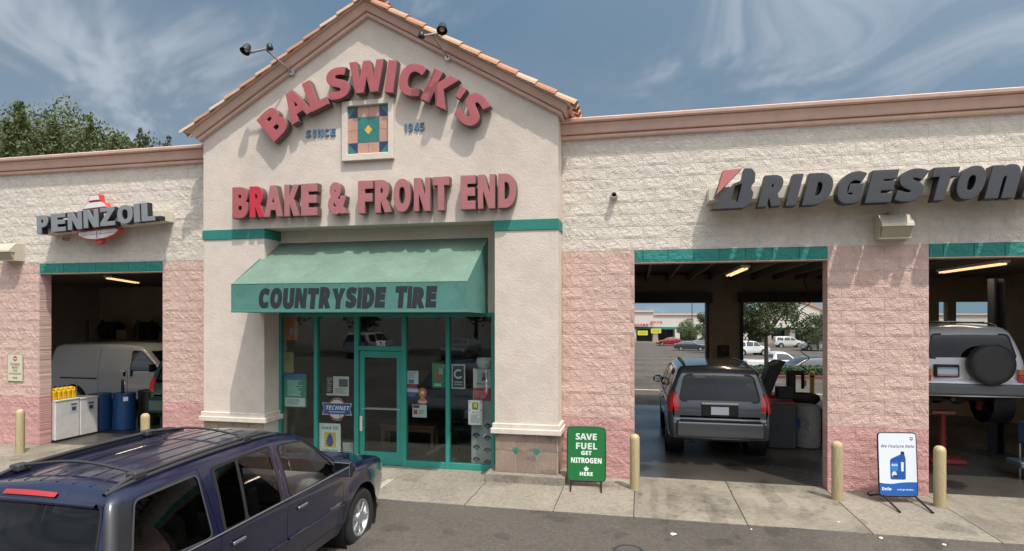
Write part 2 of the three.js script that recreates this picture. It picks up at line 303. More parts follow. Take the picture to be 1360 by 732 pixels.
// stucco gable with the entrance recess; the two legs are the columns
const GX0 = -8.05, GX1 = -1.315, GC = (GX0 + GX1) / 2, EV = 6.07, AP = 8.03, SL = (AP - EV) / ((GX1 - GX0) / 2);
const RX0 = -6.76, RX1 = -2.39;
mesh('gable_wall', uvm(poly([[GX0, 4.18], [GX1, 4.18], [GX1, EV], [GC, AP], [GX0, EV]], 0.5, 0).translate(0, 0, 0)), M.stucco, shop).position.set(0, 0, 0);
{
  // cut the recess header: the gable starts at 4.37 between the columns, so build the piece below it only over the columns
  const gw = shop.children[shop.children.length - 1]; gw.geometry = uvm(poly([[GX0, 4.37], [GX1, 4.37], [GX1, EV], [GC, AP], [GX0, EV]], 0.5, 0));
  mesh('tower_side', uvm(merge([box(GX0 + 0.001, GX0 + 0.2, 4.0, EV, -2.6, -0.001), box(GX1 - 0.2, GX1 - 0.001, 4.0, EV, -2.6, -0.001)])), M.stucco, shop);
  for (const [x0, x1, in0, in1] of [[GX0, RX0, 0, 1], [RX1, GX1, 1, 0]]) {
    const c = sub('column', shop);
    mesh('shaft', uvm(rbox(x0, x1, 0.93, 4.372, -0.02, 0.499, 0.006, 1)), M.stucco, c);
    mesh('colour_band', uvm(rbox(x0 - 0.014, x1 + 0.014, 4.19, 4.366, -0.01, 0.517, 0.005, 1)), M.teal, c);
    mesh('skirt', uvm(merge([rbox(x0 - 0.035, x1 + 0.035, 0.86, 0.955, -0.01, 0.535, 0.012, 2), rbox(x0 - 0.06, x1 + 0.06, 0.785, 0.875, -0.01, 0.56, 0.012, 2)])), M.stuccoTrim, c);
    mesh('tile_bed', uvm(box(x0 + 0.01, x1 - 0.01, 0.1, 0.80, 0, 0.488)), M.grout, c);
    mesh('footing', uvm(rbox(x0 - 0.13, x1 + 0.13, -0.05, 0.135, 0.0, 0.65, 0.012, 2)), M.concrete, c);
    // slate tiles with clipped corners and teal diamonds between them
    const tm = [std([0.47, 0.355, 0.295], 0.6, { map: rep(T.concrete, 0.9) }), std([0.52, 0.395, 0.33], 0.6, { map: rep(T.concrete, 0.8) }), std([0.43, 0.325, 0.28], 0.6, { map: rep(T.concrete, 1) })];
    const n = x1 - x0 > 1.2 ? 4 : 3, a = (x1 - x0 - 0.02) / n, ym = 0.50, d = 0.062; let q = 0;
    for (let i = 0; i < n; i++) for (const up of [0, 1]) {
      const l = x0 + 0.01 + i * a + 0.006, r = l + a - 0.012, b0 = up ? ym + 0.006 : 0.14, t0 = up ? 0.782 : ym - 0.006, L = i > 0 ? d : 0, R = i < n - 1 ? d : 0;
      const pts = up ? [[l + L, b0], [r - R, b0], [r, b0 + R], [r, t0], [l, t0], [l, b0 + L]] : [[l, b0], [r, b0], [r, t0 - R], [r - R, t0], [l + L, t0], [l, t0 - L]];
      mesh('base_tile', uvm(poly(pts.filter((p, k) => k === 0 || Math.hypot(p[0] - pts[k - 1][0], p[1] - pts[k - 1][1]) > 1e-4).filter((p, k, A) => Math.hypot(p[0] - A[(k + 1) % A.length][0], p[1] - A[(k + 1) % A.length][1]) > 1e-4), 0.014, 0.486, 0.002), 1, q * 0.37, q * 0.21), tm[q++ % 3], c);
    }
    for (let i = 1; i < n; i++) { const cx = x0 + 0.01 + i * a; mesh('diamond_tile', poly([[cx, ym - d * 0.95], [cx + d * 0.95, ym], [cx, ym + d * 0.95], [cx - d * 0.95, ym]], 0.014, 0.486, 0.002), M.teal, c); }
    for (const up of [0, 1]) { const l = up ? ym + 0.006 : 0.14, t = up ? 0.782 : ym - 0.006, X = in0 ? x1 : x0; mesh('base_tile', uvm(box(in0 ? X - 0.012 : X - 0.004, in0 ? X + 0.004 : X + 0.012, l, t, 0.02, 0.48)), tm[up], c); }
  }
  // recess: back wall above the glazing, soffit comes from the gable wall itself
  mesh('recess_wall', uvm(merge([box(RX0 - 0.05, RX1 + 0.05, 2.815, 4.45, -0.25, 0.0), box(RX0 - 0.3, RX0 - 0.02, -0.05, 4.4, -0.25, -0.001), box(-2.50, RX1 + 0.3, -0.05, 4.4, -0.25, 0.004)])), M.stucco, shop);
}
// raking cornice with returns
{
  const prof = [[-0.02, 0], [0.045, 0], [0.065, 0.01], [0.075, 0.035], [0.065, 0.058], [0.05, 0.063], [0.045, 0.07], [0.105, 0.076], [0.115, 0.092], [0.14, 0.145], [0.165, 0.175], [0.15, 0.182], [0.15, 0.19], [0.20, 0.195], [0.222, 0.205], [0.23, 0.24], [-0.02, 0.25]];
  const nrm = Math.hypot(1, SL), list = [];
  for (const s of [-1, 1]) {
    const rings = [[], [], []];
    for (const [p, q] of prof) {
      const lift = q * nrm;                                          // perpendicular offset as height above the slope line
      const at = (x) => EV + lift + SL * (s < 0 ? x - GX0 : GX1 - x);
      const xe = s < 0 ? GX0 - Math.max(p, 0) : GX1 + Math.max(p, 0);
      rings[0].push([GC, at(GC), 0.5 + p]); rings[1].push([xe, at(xe), 0.5 + p]); rings[2].push([xe, at(xe), -2.6]);
    }
    const pos = []; const quad = (a, b, c, d) => { for (const v of [a, b, c, a, c, d]) pos.push(...v); };
    for (let k = 0; k < 2; k++) for (let i = 0; i < prof.length; i++) { const j = (i + 1) % prof.length; if (k === 1 && i >= prof.length - 2) continue; s > 0 ? quad(rings[k][i], rings[k + 1][i], rings[k + 1][j], rings[k][j]) : quad(rings[k][j], rings[k + 1][j], rings[k + 1][i], rings[k][i]); }
    const g = new THREE.BufferGeometry(); g.setAttribute('position', new THREE.Float32BufferAttribute(pos, 3)); g.computeVertexNormals(); list.push(uvm(g));
    mesh('rake_cornice', list[list.length - 1], M.cornice, shop);
  }
  // roof body under the tiles
  const o = 0.20, top = (x) => EV + 0.225 * nrm - 0.02 + SL * (x < GC ? x - GX0 : GX1 - x);
  mesh('gable_roof', uvm(poly([[GX0 - o, top(GX0 - o) - 0.06], [GC, top(GC) - 0.06], [GX1 + o, top(GX1 + o) - 0.06], [GX1 + o, top(GX1 + o)], [GC, top(GC)], [GX0 - o, top(GX0 - o)]], 3.1, -2.6).translate(0, 0, 0)), M.cornice, shop);
  // mission tiles: half pipes laid down the slope in rows; the front row is the rake trim
  const tiles = sub('tile_roof', shop);
  const cols = [[0.58, 0.33, 0.20], [0.64, 0.42, 0.28], [0.55, 0.27, 0.16], [0.67, 0.47, 0.33], [0.50, 0.25, 0.155]].map((c) => std(c, 0.85, { map: rep(T.mottle, 2), bumpMap: rep(T.grain, 6), bumpScale: 0.002 }));
  const rt = mulberry(31), len = 0.46, ang = Math.atan(SL);
  const half = (r0, r1) => {                                         // tapered half pipe with thickness along +x
    const outer = [], inner = [], n = 8, pos = []; const P = (r, a, x) => [x, Math.sin(a) * r, Math.cos(a) * r];
    const quad = (a, b, c, d) => { for (const v of [a, b, c, a, c, d]) pos.push(...v); };
    for (let i = 0; i < n; i++) {
      const a = Math.PI * i / n, b = Math.PI * (i + 1) / n, th = 0.016;
      quad(P(r0, a, 0), P(r1, a, len), P(r1, b, len), P(r0, b, 0));
      quad(P(r0 - th, b, 0), P(r1 - th, b, len), P(r1 - th, a, len), P(r0 - th, a, 0));
      quad(P(r0, b, 0), P(r0 - th, b, 0), P(r0 - th, a, 0), P(r0, a, 0)); quad(P(r1, a, len), P(r1 - th, a, len), P(r1 - th, b, len), P(r1, b, len));
    }
    const g = new THREE.BufferGeometry(); g.setAttribute('position', new THREE.Float32BufferAttribute(pos, 3)); g.computeVertexNormals(); return uvm(g);
  };
  const tg = half(0.105, 0.085);                                     // wide end down-slope
  const slope = (GC - GX0 + 0.30) / Math.cos(ang), n = Math.ceil(slope / 0.37);
  for (const s of [-1, 1]) for (let row = 0; row < 11; row++) for (let i = 0; i < n; i++) {
    const z = 0.655 - row * 0.265, u = i * 0.37;                     // u = distance up from the eave
    const ex = s < 0 ? GX0 - 0.30 : GX1 + 0.30, x = ex - s * u * Math.cos(ang), y = top(ex) + u * Math.sin(ang) + 0.004 + (row ? 0.01 : 0.0);
    const m = mesh('roof_tile', tg, cols[Math.floor(rt() * cols.length)], tiles);
    m.position.set(x, y, z); m.rotation.z = s < 0 ? ang : Math.PI - ang; if (s > 0) m.rotation.x = Math.PI; m.rotation.z += s < 0 ? -0.035 : 0.035;
    if (s > 0) { m.rotation.set(0, Math.PI, 0); m.rotateZ(ang - 0.035); }
  }
  for (let k = 0; k < 8; k++) { const m = mesh('ridge_tile', tg, cols[k % 5], tiles); m.scale.set(1, 1.0, 1.25); m.rotation.y = Math.PI / 2; m.position.set(GC, top(GC) + 0.055, 0.78 - k * 0.36); }
}
// mosaic panel of glazed tiles in a stucco frame
{
  const p = sub('mosaic_panel', shop), x0 = -5.07, x1 = -4.29, y0 = 5.62, y1 = 6.47;
  mesh('frame', uvm(merge([rbox(-5.17, x0, 5.50, 6.56, 0.49, 0.575, 0.012), rbox(x1, -4.19, 5.50, 6.56, 0.49, 0.575, 0.012), rbox(x0 - 0.01, x1 + 0.01, 5.50, y0, 0.49, 0.5735, 0.012), rbox(x0 - 0.01, x1 + 0.01, y1, 6.56, 0.49, 0.5735, 0.012)])), M.stuccoTrim, p);
  mesh('tile_bed', box(x0, x1, y0, y1, 0.49, 0.508), M.grout, p);
  const W = x1 - x0, H = y1 - y0, gx = [0, 0.236, 0.5, 0.764, 1].map((t) => x0 + t * W), gy = [0, 0.236, 0.5, 0.764, 1].map((t) => y0 + t * H), k = 0.003;
  const pk = std([0.58, 0.33, 0.25], 0.4, { map: rep(T.mottle, 1) }), tl = std([0.045, 0.22, 0.20], 0.35, { map: rep(T.mottle, 1) }), nv = std([0.025, 0.05, 0.13], 0.35), ye = std([0.72, 0.42, 0.07], 0.4);
  for (let j = 0; j < 4; j++) for (let i = 0; i < 4; i++) {
    const l = gx[i] + k, r = gx[i + 1] - k, b = gy[j] + k, t = gy[j + 1] - k, ci = i === 0 || i === 3, cj = j === 0 || j === 3;
    if (ci && cj) {
      const same = (i === 0) === (j === 0);                            // diagonal direction of the corner tile
      const A = same ? [[[l, b + 2 * k], [l, t], [r - 2 * k, t]], [[l + 2 * k, b], [r, b], [r, t - 2 * k]]] : [[[l, b], [l, t - 2 * k], [r - 2 * k, b]], [[r, t], [l + 2 * k, t], [r, b + 2 * k]]];
      const navyFirst = { '00': 0, '33': 0, '03': 0, '30': 1 }[`${i}${j}`];
      const nav = i === 0 && j === 3 ? [[r, b], [r, t - 2 * k], [l + 2 * k, b]] : i === 3 && j === 3 ? [[l, b], [r - 2 * k, b], [l, t - 2 * k]] : i === 0 ? [[r, t], [l + 2 * k, t], [r, b + 2 * k]] : [[l, t], [l, b + 2 * k], [r - 2 * k, t]];
      const oth = i === 0 && j === 3 ? [[l, t], [l, b + 2 * k], [r - 2 * k, t]] : i === 3 && j === 3 ? [[r, t], [l + 2 * k, t], [r, b + 2 * k]] : i === 0 ? [[l, b], [r - 2 * k, b], [l, t - 2 * k]] : [[r, b], [r, t - 2 * k], [l + 2 * k, b]];
      mesh('tile', poly(nav, 0.012, 0.505), nv, p); mesh('tile', poly(oth, 0.012, 0.505), tl, p);
    } else mesh('tile', uvm(box(l, r, b, t, 0.505, 0.517), 1, i * 0.3, j * 0.4), ci || cj ? pk : tl, p);
  }
  const cx = (x0 + x1) / 2, cy = (y0 + y1) / 2; mesh('diamond_tile', poly([[cx, cy - 0.085], [cx + 0.075, cy], [cx, cy + 0.085], [cx - 0.075, cy]], 0.012, 0.508), ye, p);
}
// inside: roof slab with joists, partitions, back wall with open doors on the right
{
  const RZ = -8.3;
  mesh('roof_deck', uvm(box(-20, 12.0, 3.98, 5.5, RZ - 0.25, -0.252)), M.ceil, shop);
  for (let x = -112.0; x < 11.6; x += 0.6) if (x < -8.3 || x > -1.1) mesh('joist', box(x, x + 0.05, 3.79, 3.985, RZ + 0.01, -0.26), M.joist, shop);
  mesh('partition_wall', uvm(box(-1.42, -1.20, -0.05, 3.99, RZ, -0.245)), M.inWall, shop);
  mesh('partition_wall', uvm(box(-8.22, -8.0, -0.05, 3.99, RZ, -0.245)), M.inWall, shop);
  mesh('end_wall', uvm(box(9.4, 12.02, -0.05, 5.9, RZ - 0.25, -0.25)), M.inWall, shop);
  mesh('end_wall', uvm(box(-20.05, -19.85, -0.05, 5.9, RZ - 0.25, -0.25)), M.inWall, shop);
  const ops = [[-1.05, 1.93], [2.99, 6.02]];
  const segs = [[-20, -1.05], [1.93, 2.99], [6.02, 8.10], [8.32, 8.52], [11.4, 12.0]].map(([a, b]) => box(a, b, -0.05, 3.13, RZ - 0.25, RZ)); for (const [a, b] of [[8.10, 8.32], [8.52, 11.4]]) { segs.push(box(a - 0.001, b + 0.001, -0.05, 2.30, RZ - 0.249, RZ - 0.001)); mesh('rear_window', box(a, b, 2.30, 3.13, RZ - 0.13, RZ - 0.12), M.glass, shop); }
  mesh('back_wall', uvm(merge([...segs, box(-20, 12.0, 3.13, 5.9, RZ - 0.2501, RZ + 0.0001)])), M.inWall, shop);
  for (const [a, b] of ops) { mesh('door_header', uvm(box(a - 0.15, b + 0.15, 3.14, 3.42, RZ, RZ + 0.42)), M.black, shop); for (const x of [a - 0.05, b + 0.05]) mesh('door_track', box(x - 0.04, x + 0.04, 0, 3.2, RZ + 0.001, RZ + 0.09), M.blackMetal, shop); }
  // show room behind the glass
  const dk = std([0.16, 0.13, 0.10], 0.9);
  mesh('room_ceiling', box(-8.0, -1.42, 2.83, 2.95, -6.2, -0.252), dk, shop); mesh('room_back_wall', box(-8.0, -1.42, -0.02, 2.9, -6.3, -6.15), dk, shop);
}

// ------------------------------------------------------------------ glazed entrance
const store = thing('storefront', 'teal framed glass entrance front with door under the awning', 'storefront');
const tealFrame = std([0.045, 0.33, 0.27], 0.38, { metalness: 0.15, map: rep(T.mottle, 0.8) });
{
  const xs = [-6.755, -5.985, -5.15, -4.21, -3.373, -2.53], top = 2.81;
  xs.forEach((x, i) => { const w = i === 2 || i === 3 ? 0.045 : 0.036, a = i === 0 ? x - 0.0 : x - w, b = i === 5 ? x + 0.03 : x + w; mesh('mullion', rbox(a, b, 0.0, top, -0.055, 0.055, 0.006, 1), tealFrame, store); });
  mesh('head_rail', rbox(-6.754, -2.501, 2.745, 2.812, -0.052, 0.052, 0.006, 1), tealFrame, store);
  for (const [i, j] of [[0, 1], [1, 2], [3, 4], [4, 5]]) {
    mesh('sill_rail', rbox(xs[i] + 0.03, xs[j] - 0.03, 0.0, 0.115, -0.048, 0.05, 0.006, 1), tealFrame, store);
    mesh('pane', box(xs[i] + 0.03, xs[j] - 0.03, 0.11, 2.75, -0.004, 0.004), M.glass, store);
  }
  mesh('transom_rail', rbox(-5.11, -4.25, 2.115, 2.20, -0.05, 0.052, 0.006, 1), tealFrame, store);
  mesh('pane', box(-5.11, -4.25, 2.195, 2.75, -0.004, 0.004), M.glass, store);
  const d = sub('door', store);
  mesh('door_leaf', merge([rbox(-5.098, -5.0, 0.012, 2.105, -0.024, 0.024, 0.006, 1), rbox(-4.36, -4.262, 0.012, 2.105, -0.024, 0.024, 0.006, 1), rbox(-5.005, -4.355, 1.985, 2.104, -0.022, 0.022, 0.004, 1), rbox(-5.005, -4.355, 0.013, 0.245, -0.022, 0.022, 0.004, 1)]), tealFrame, d);
  mesh('pane', box(-5.006, -4.354, 0.24, 1.99, -0.004, 0.004), M.glass, d);
  mesh('push_bar', merge([rbox(-5.06, -4.30, 1.02, 1.05, -0.075, -0.05, 0.01), rbox(-5.05, -4.31, 1.025, 1.045, 0.03, 0.04, 0.005), rbox(-5.06, -5.03, 1.02, 1.05, -0.06, 0.03, 0.005), rbox(-4.33, -4.30, 1.02, 1.05, -0.06, 0.03, 0.005)]), M.steel, d);
  mesh('pull_handle', merge([rbox(-5.075, -5.02, 0.62, 0.90, 0.05, 0.075, 0.012), rbox(-5.07, -5.03, 0.66, 0.69, 0.02, 0.06, 0.006), rbox(-5.07, -5.03, 0.83, 0.86, 0.02, 0.06, 0.006)]), std([0.7, 0.69, 0.65], 0.35, { metalness: 0.3 }), d);
  // floor inside
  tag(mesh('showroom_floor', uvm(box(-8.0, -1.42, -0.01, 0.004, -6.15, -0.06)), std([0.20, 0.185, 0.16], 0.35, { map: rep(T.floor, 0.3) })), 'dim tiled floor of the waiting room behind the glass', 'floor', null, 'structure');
}
// posters and stickers on the inside of the glass: x0, x1, y0, y1, drawing
const ink = (k, s, x, y, px, col, f = 'bold') => { k.fillStyle = col; k.font = `${f} ${px}px sans-serif`; k.textAlign = 'center'; k.fillText(s, x, y); };
const fill = (k, c, x, y, w, h) => { k.fillStyle = c; k.fillRect(x, y, w, h); };
function sheet(name, label, cat, x0, x1, y0, y1, draw, z = -0.012, outline) {
  const W = 256, H = Math.round(256 * (y1 - y0) / (x1 - x0)), t = canvasTex(W, H, draw);
  let g;
  if (outline) { g = poly(outline.map(([u, v]) => [lerp(x0, x1, u), lerp(y0, y1, v)]), 0.003, z); } else g = clean(box(x0, x1, y0, y1, z, z + 0.003));
  const p = g.attributes.position, uv = g.attributes.uv; for (let i = 0; i < p.count; i++) uv.setXY(i, (p.getX(i) - x0) / (x1 - x0), (p.getY(i) - y0) / (y1 - y0));
  return tag(mesh(name, g, flat(t, 0.7)), label, cat);
}
const rp = mulberry(404);
const scrib = (k, x, y, w, h, n, c) => { for (let i = 0; i < n; i++) fill(k, c, x, y + i * h / n, w * (0.55 + 0.45 * rp()), h / n * 0.45); };
sheet('poster', 'orange flyer with a grey blob at the top of the end window', 'poster', -6.70, -6.40, 2.29, 2.74, (k, w, h) => { fill(k, '#b8673c', 0, 0, w, h); k.fillStyle = '#8d98a8'; k.beginPath(); k.ellipse(w * 0.62, h * 0.62, 50, 60, 0, 0, 7); k.fill(); });
sheet('poster', 'faded yellow green leaflet in the end window', 'poster', -6.70, -6.48, 1.66, 2.06, (k, w, h) => { fill(k, '#8f8c5a', 0, 0, w, h); scrib(k, 20, 30, w - 50, h * 0.35, 6, '#6a7048'); fill(k, '#a08a4c', 20, h * 0.55, w * 0.7, h * 0.3); });
sheet('poster', 'green and white notice with a blue top edge in the end window', 'poster', -6.69, -6.21, 1.01, 1.645, (k, w, h) => { fill(k, '#3d8a78', 0, 0, w, h); fill(k, '#3b6f9c', 0, 0, w, h * 0.14); fill(k, '#cfd8d2', 16, h * 0.72, w - 32, h * 0.26); scrib(k, 40, h * 0.2, w - 80, h * 0.48, 14, '#bfe0d0'); scrib(k, 30, h * 0.76, w - 60, h * 0.18, 6, '#6f7f86'); });
sheet('newspaper_clipping', 'black and white newspaper clipping above the round red badge', 'clipping', -5.79, -5.33, 1.255, 1.62, (k, w, h) => { fill(k, '#c9c7c2', 0, 0, w, h); fill(k, '#26282a', 0, 0, w * 0.3, h * 0.9); scrib(k, 8, 20, w * 0.24, h * 0.75, 8, '#9a9a98'); fill(k, '#55585b', w * 0.55, h * 0.15, w * 0.4, h * 0.4); scrib(k, w * 0.38, h * 0.62, w * 0.55, h * 0.3, 5, '#777'); });
sheet('technician_badge', 'blue banner badge reading TECHNET over a red and white ring', 'sticker', -5.885, -5.265, 0.78, 1.215, (k, w, h) => {
  fill(k, '#d9dadd', 0, 0, w, h); k.strokeStyle = '#b8323a'; k.lineWidth = 12; k.beginPath(); k.ellipse(w / 2, h / 2, w * 0.31, h * 0.44, 0, 0, 7); k.stroke();
  k.fillStyle = '#2d4f9a'; k.beginPath(); k.moveTo(8, h * 0.25); k.lineTo(w - 8, h * 0.25); k.lineTo(w - 22, h * 0.5); k.lineTo(w - 8, h * 0.72); k.lineTo(8, h * 0.72); k.lineTo(22, h * 0.5); k.fill(); ink(k, 'TECHNET', w / 2, h * 0.53, 46, '#eef0f4', 'italic bold'); fill(k, '#cdd4e4', 60, h * 0.6, w - 120, 7);
}, -0.012, [[0, 0.25], [0.22, 0.25], [0.36, 0.05], [0.5, 0], [0.64, 0.05], [0.78, 0.25], [1, 0.25], [0.93, 0.5], [1, 0.77], [0.78, 0.77], [0.64, 0.95], [0.5, 1], [0.36, 0.95], [0.22, 0.77], [0, 0.77], [0.07, 0.5]]);
sheet('oil_notice', 'white used oil collection notice with a blue drop on yellow', 'notice', -5.94, -5.50, 0.16, 0.725, (k, w, h) => {
  fill(k, '#dcdcd4', 0, 0, w, h); ink(k, 'Used Oil', w / 2, h * 0.2, 52, '#2c4a8c'); fill(k, '#d9b33c', w * 0.24, h * 0.3, w * 0.54, h * 0.5); k.fillStyle = '#23418a'; k.beginPath(); k.moveTo(w / 2, h * 0.31); k.quadraticCurveTo(w * 0.74, h * 0.6, w / 2 + 34, h * 0.7); k.arc(w / 2, h * 0.66, 38, 0.3, Math.PI - 0.3); k.quadraticCurveTo(w * 0.26, h * 0.6, w / 2, h * 0.31); k.fill(); ink(k, 'Collection', w / 2, h * 0.94, 40, '#2c4a8c');
});
sheet('sticker', 'small grey card sticker low beside the door frame', 'sticker', -5.47, -5.24, 0.186, 0.382, (k, w, h) => { fill(k, '#8d9190', 0, 0, w, h); scrib(k, 20, 20, w - 40, h - 40, 4, '#c9cccb'); });
{ const num = thing('street_number', 'white number 1620 on the glass above the door', 'number', 0, 0, 0); let x = -4.775; for (const ch of '1620') { const w = ch === '1' ? 0.03 : 0.045; const m = mesh('digit', glyph(ch, w, 0.11, 0.003, 0.02), M.white, num); m.position.set(x + w / 2, 2.25, 0.006); x += w + 0.008; } }
sheet('sticker', 'white hours card with blue foot on the pane beside the door', 'sticker', -4.165, -3.95, 1.51, 1.75, (k, w, h) => { fill(k, '#c9ccd0', 0, 0, w, h); fill(k, '#4c6c9c', 30, h * 0.66, w * 0.5, h * 0.3); scrib(k, 20, 20, w - 40, h * 0.5, 4, '#8c9094'); });
sheet('sticker', 'round red and blue seal sticker beside the door', 'sticker', -4.18, -3.95, 1.275, 1.512, (k, w, h) => { fill(k, '#c8ccd2', 0, 0, w, h); fill(k, '#b04a48', 0, 0, w, h * 0.36); fill(k, '#46689c', 0, h * 0.64, w, h * 0.36); }, -0.012, Array.from({ length: 20 }, (_, i) => [0.5 + 0.5 * Math.cos(i * Math.PI / 10), 0.5 + 0.5 * Math.sin(i * Math.PI / 10)]));
sheet('sticker', 'orange map pin shaped sticker on an oval foot', 'sticker', -3.99, -3.75, 1.14, 1.45, (k, w, h) => { fill(k, '#d47a3c', 0, 0, w, h); k.fillStyle = '#e8d9c8'; k.beginPath(); k.arc(w / 2, h * 0.3, 34, 0, 7); k.fill(); scrib(k, 40, h * 0.8, w - 80, h * 0.12, 2, '#e8d9c8'); }, -0.012, [[0.12, 0.12], [0.3, 0.02], [0.7, 0.02], [0.88, 0.12], [0.88, 0.24], [0.7, 0.32], [0.62, 0.4], [0.8, 0.6], [0.82, 0.8], [0.66, 0.97], [0.5, 1], [0.34, 0.97], [0.18, 0.8], [0.2, 0.6], [0.38, 0.4], [0.3, 0.32], [0.12, 0.24]]);
sheet('sticker', 'white card sticker with red emblem under the orange pin', 'sticker', -4.065, -3.79, 0.905, 1.135, (k, w, h) => { fill(k, '#c8c6c0', 0, 0, w, h); fill(k, '#a8504c', 20, h * 0.4, 70, 80); fill(k, '#43484c', 10, 10, w * 0.45, h * 0.22); scrib(k, 110, h * 0.42, w - 130, h * 0.4, 3, '#70747a'); });
sheet('poster', 'green poster with an orange picture on the pane beside the door', 'poster', -3.685, -3.43, 1.452, 1.894, (k, w, h) => { fill(k, '#2f8a58', 0, 0, w, h); fill(k, '#5c7a64', 30, h * 0.12, w - 60, h * 0.66); k.fillStyle = '#b0603c'; k.fillRect(70, h * 0.3, 70, h * 0.4); fill(k, '#8fb8a0', 130, h * 0.2, 70, h * 0.25); scrib(k, 30, h * 0.83, w - 60, h * 0.12, 2, '#d8e8dc'); });
sheet('poster', 'grey poster of a tire tread on the end pane', 'poster', -3.315, -3.06, 1.447, 1.887, (k, w, h) => { fill(k, '#b9bdbd', 0, 0, w, h); fill(k, '#3c4144', 24, 24, w - 48, h - 48); k.strokeStyle = '#c6c9c8'; k.lineWidth = 34; k.beginPath(); k.arc(w / 2, h * 0.4, 70, 0.6, 5.4); k.stroke(); fill(k, '#9aa0a0', 50, h * 0.7, w - 100, 26); fill(k, '#9aa0a0', 50, h * 0.8, w - 100, 26); });
sheet('flyer', 'white event flyer with a yellow picture overlapping the display', 'flyer', -3.0, -2.74, 0.808, 1.248, (k, w, h) => { fill(k, '#d6d4cf', 0, 0, w, h); fill(k, '#6d8048', 70, h * 0.08, 110, h * 0.3); fill(k, '#d8b83c', 100, h * 0.12, 60, h * 0.18); for (const [x, y] of [[26, 30], [230, 30], [26, h * 0.4], [230, h * 0.4]]) { k.fillStyle = '#4a4c52'; k.beginPath(); k.arc(x, y, 12, 0, 7); k.fill(); } ink(k, 'SPECIAL', w / 2, h * 0.52, 34, '#b04058'); scrib(k, 40, h * 0.58, w - 80, h * 0.36, 9, '#7c7e86'); }, -0.009);
{
  const g = thing('tire_display', 'tall white tire display card with tread pictures and red strip behind the end pane', 'display', 0, 0, 0);
  const part = (name, x0, x1, y0, y1, z, draw) => { const W = 256, H = Math.round(256 * (y1 - y0) / (x1 - x0)); const q = clean(box(x0, x1, y0, y1, z - 0.012, z)); const p = q.attributes.position, uv = q.attributes.uv; for (let i = 0; i < p.count; i++) uv.setXY(i, (p.getX(i) - x0) / (x1 - x0), (p.getY(i) - y0) / (y1 - y0)); mesh(name, q, flat(canvasTex(W, H, draw), 0.6), g); };
  part('header_card', -2.934, -2.572, 1.46, 1.80, -0.10, (k, w, h) => { fill(k, '#aeb0b0', 0, 0, w, h); k.fillStyle = '#26282b'; k.beginPath(); k.moveTo(100, h * 0.62); k.lineTo(150, h * 0.18); k.lineTo(188, h * 0.2); k.lineTo(184, h * 0.58); k.fill(); k.fillStyle = '#b8343c'; k.beginPath(); k.moveTo(112, h * 0.2); k.lineTo(150, h * 0.18); k.lineTo(104, h * 0.44); k.fill(); ink(k, 'BRIDGESTONE', w / 2, h * 0.82, 27, '#3a3c40'); });
  part('red_strip', -2.92, -2.60, 1.235, 1.455, -0.10, (k, w, h) => { fill(k, '#a8383c', 0, 0, w, h); scrib(k, 20, 40, w - 60, h - 70, 4, '#c47878'); });
  part('tread_panel', -2.976, -2.572, 0.02, 1.23, -0.12, (k, w, h) => { fill(k, '#a2a5a6', 0, 0, w, h); for (let j = 0; j < 4; j++) for (let i = 0; i < 2; i++) { const x = 60 + i * 132, y = h * (0.36 + 0.18 * j) + i * 26; k.strokeStyle = '#303336'; k.lineWidth = 22; k.beginPath(); k.arc(x, y, 34, Math.PI * 1.05, Math.PI * 1.95); k.stroke(); k.fillStyle = '#6a6e70'; k.beginPath(); k.arc(x, y, 20, 0, 7); k.fill(); } });
  mesh('cap_tray', new THREE.LatheGeometry([[0.001, 0], [0.10, 0], [0.145, 0.10], [0.13, 0.19], [0.001, 0.20]].map((p) => new THREE.Vector2(...p)), 18).translate(-2.75, 1.81, -0.17), std([0.55, 0.55, 0.54], 0.6), g);
  mesh('stand_back', box(-2.95, -2.58, 0.0, 1.8, -0.30, -0.13), std([0.3, 0.3, 0.3], 0.7), g);
}
{ // waiting room furniture, dim behind the glass
  const wood = std([0.20, 0.09, 0.04], 0.5), b = thing('wooden_bench', 'orange brown wooden bench in the waiting room behind the door', 'bench', -4.75, 0.004, -1.6);
  mesh('seat', rbox(-0.62, 0.62, 0.42, 0.47, -0.2, 0.2, 0.01), wood, b); for (const x of [-0.55, 0.55]) for (const z of [-0.15, 0.15]) mesh('leg', box(x - 0.03, x + 0.03, 0, 0.425, z - 0.03, z + 0.03), wood, b); mesh('apron_rail', box(-0.56, 0.56, 0.33, 0.42, 0.13, 0.16), wood, b);
  const ct = thing('service_counter', 'dark service counter at the back of the waiting room', 'counter', -3.2, 0.004, -3.6); mesh('counter_body', box(-1.2, 1.2, 0, 1.0, -0.3, 0.3), std([0.10, 0.07, 0.05], 0.6), ct); mesh('counter_top', rbox(-1.25, 1.25, 1.0, 1.05, -0.36, 0.36, 0.01), std([0.2, 0.17, 0.14], 0.4), ct);
  const ch = thing('office_chair', 'black office chair behind the tall glass pane', 'chair', -3.65, 0.004, -1.5); mesh('seat', rbox(-0.25, 0.25, 0.42, 0.5, -0.25, 0.25, 0.04), M.black, ch); mesh('backrest', rbox(-0.24, 0.24, 0.55, 1.1, -0.28, -0.2, 0.04), M.black, ch); mesh('post', merge([cyl(0.03, 0.03, 0.4).translate(0, 0.22, 0), box(-0.02, 0.02, 0.45, 0.7, -0.29, -0.25)]), M.blackMetal, ch); for (let k = 0; k < 5; k++) mesh('leg', boxbar([0, 0.08, 0], [0.28 * Math.cos(k * 1.257), 0.03, 0.28 * Math.sin(k * 1.257)], 0.04, 0.03), M.blackMetal, ch);
}

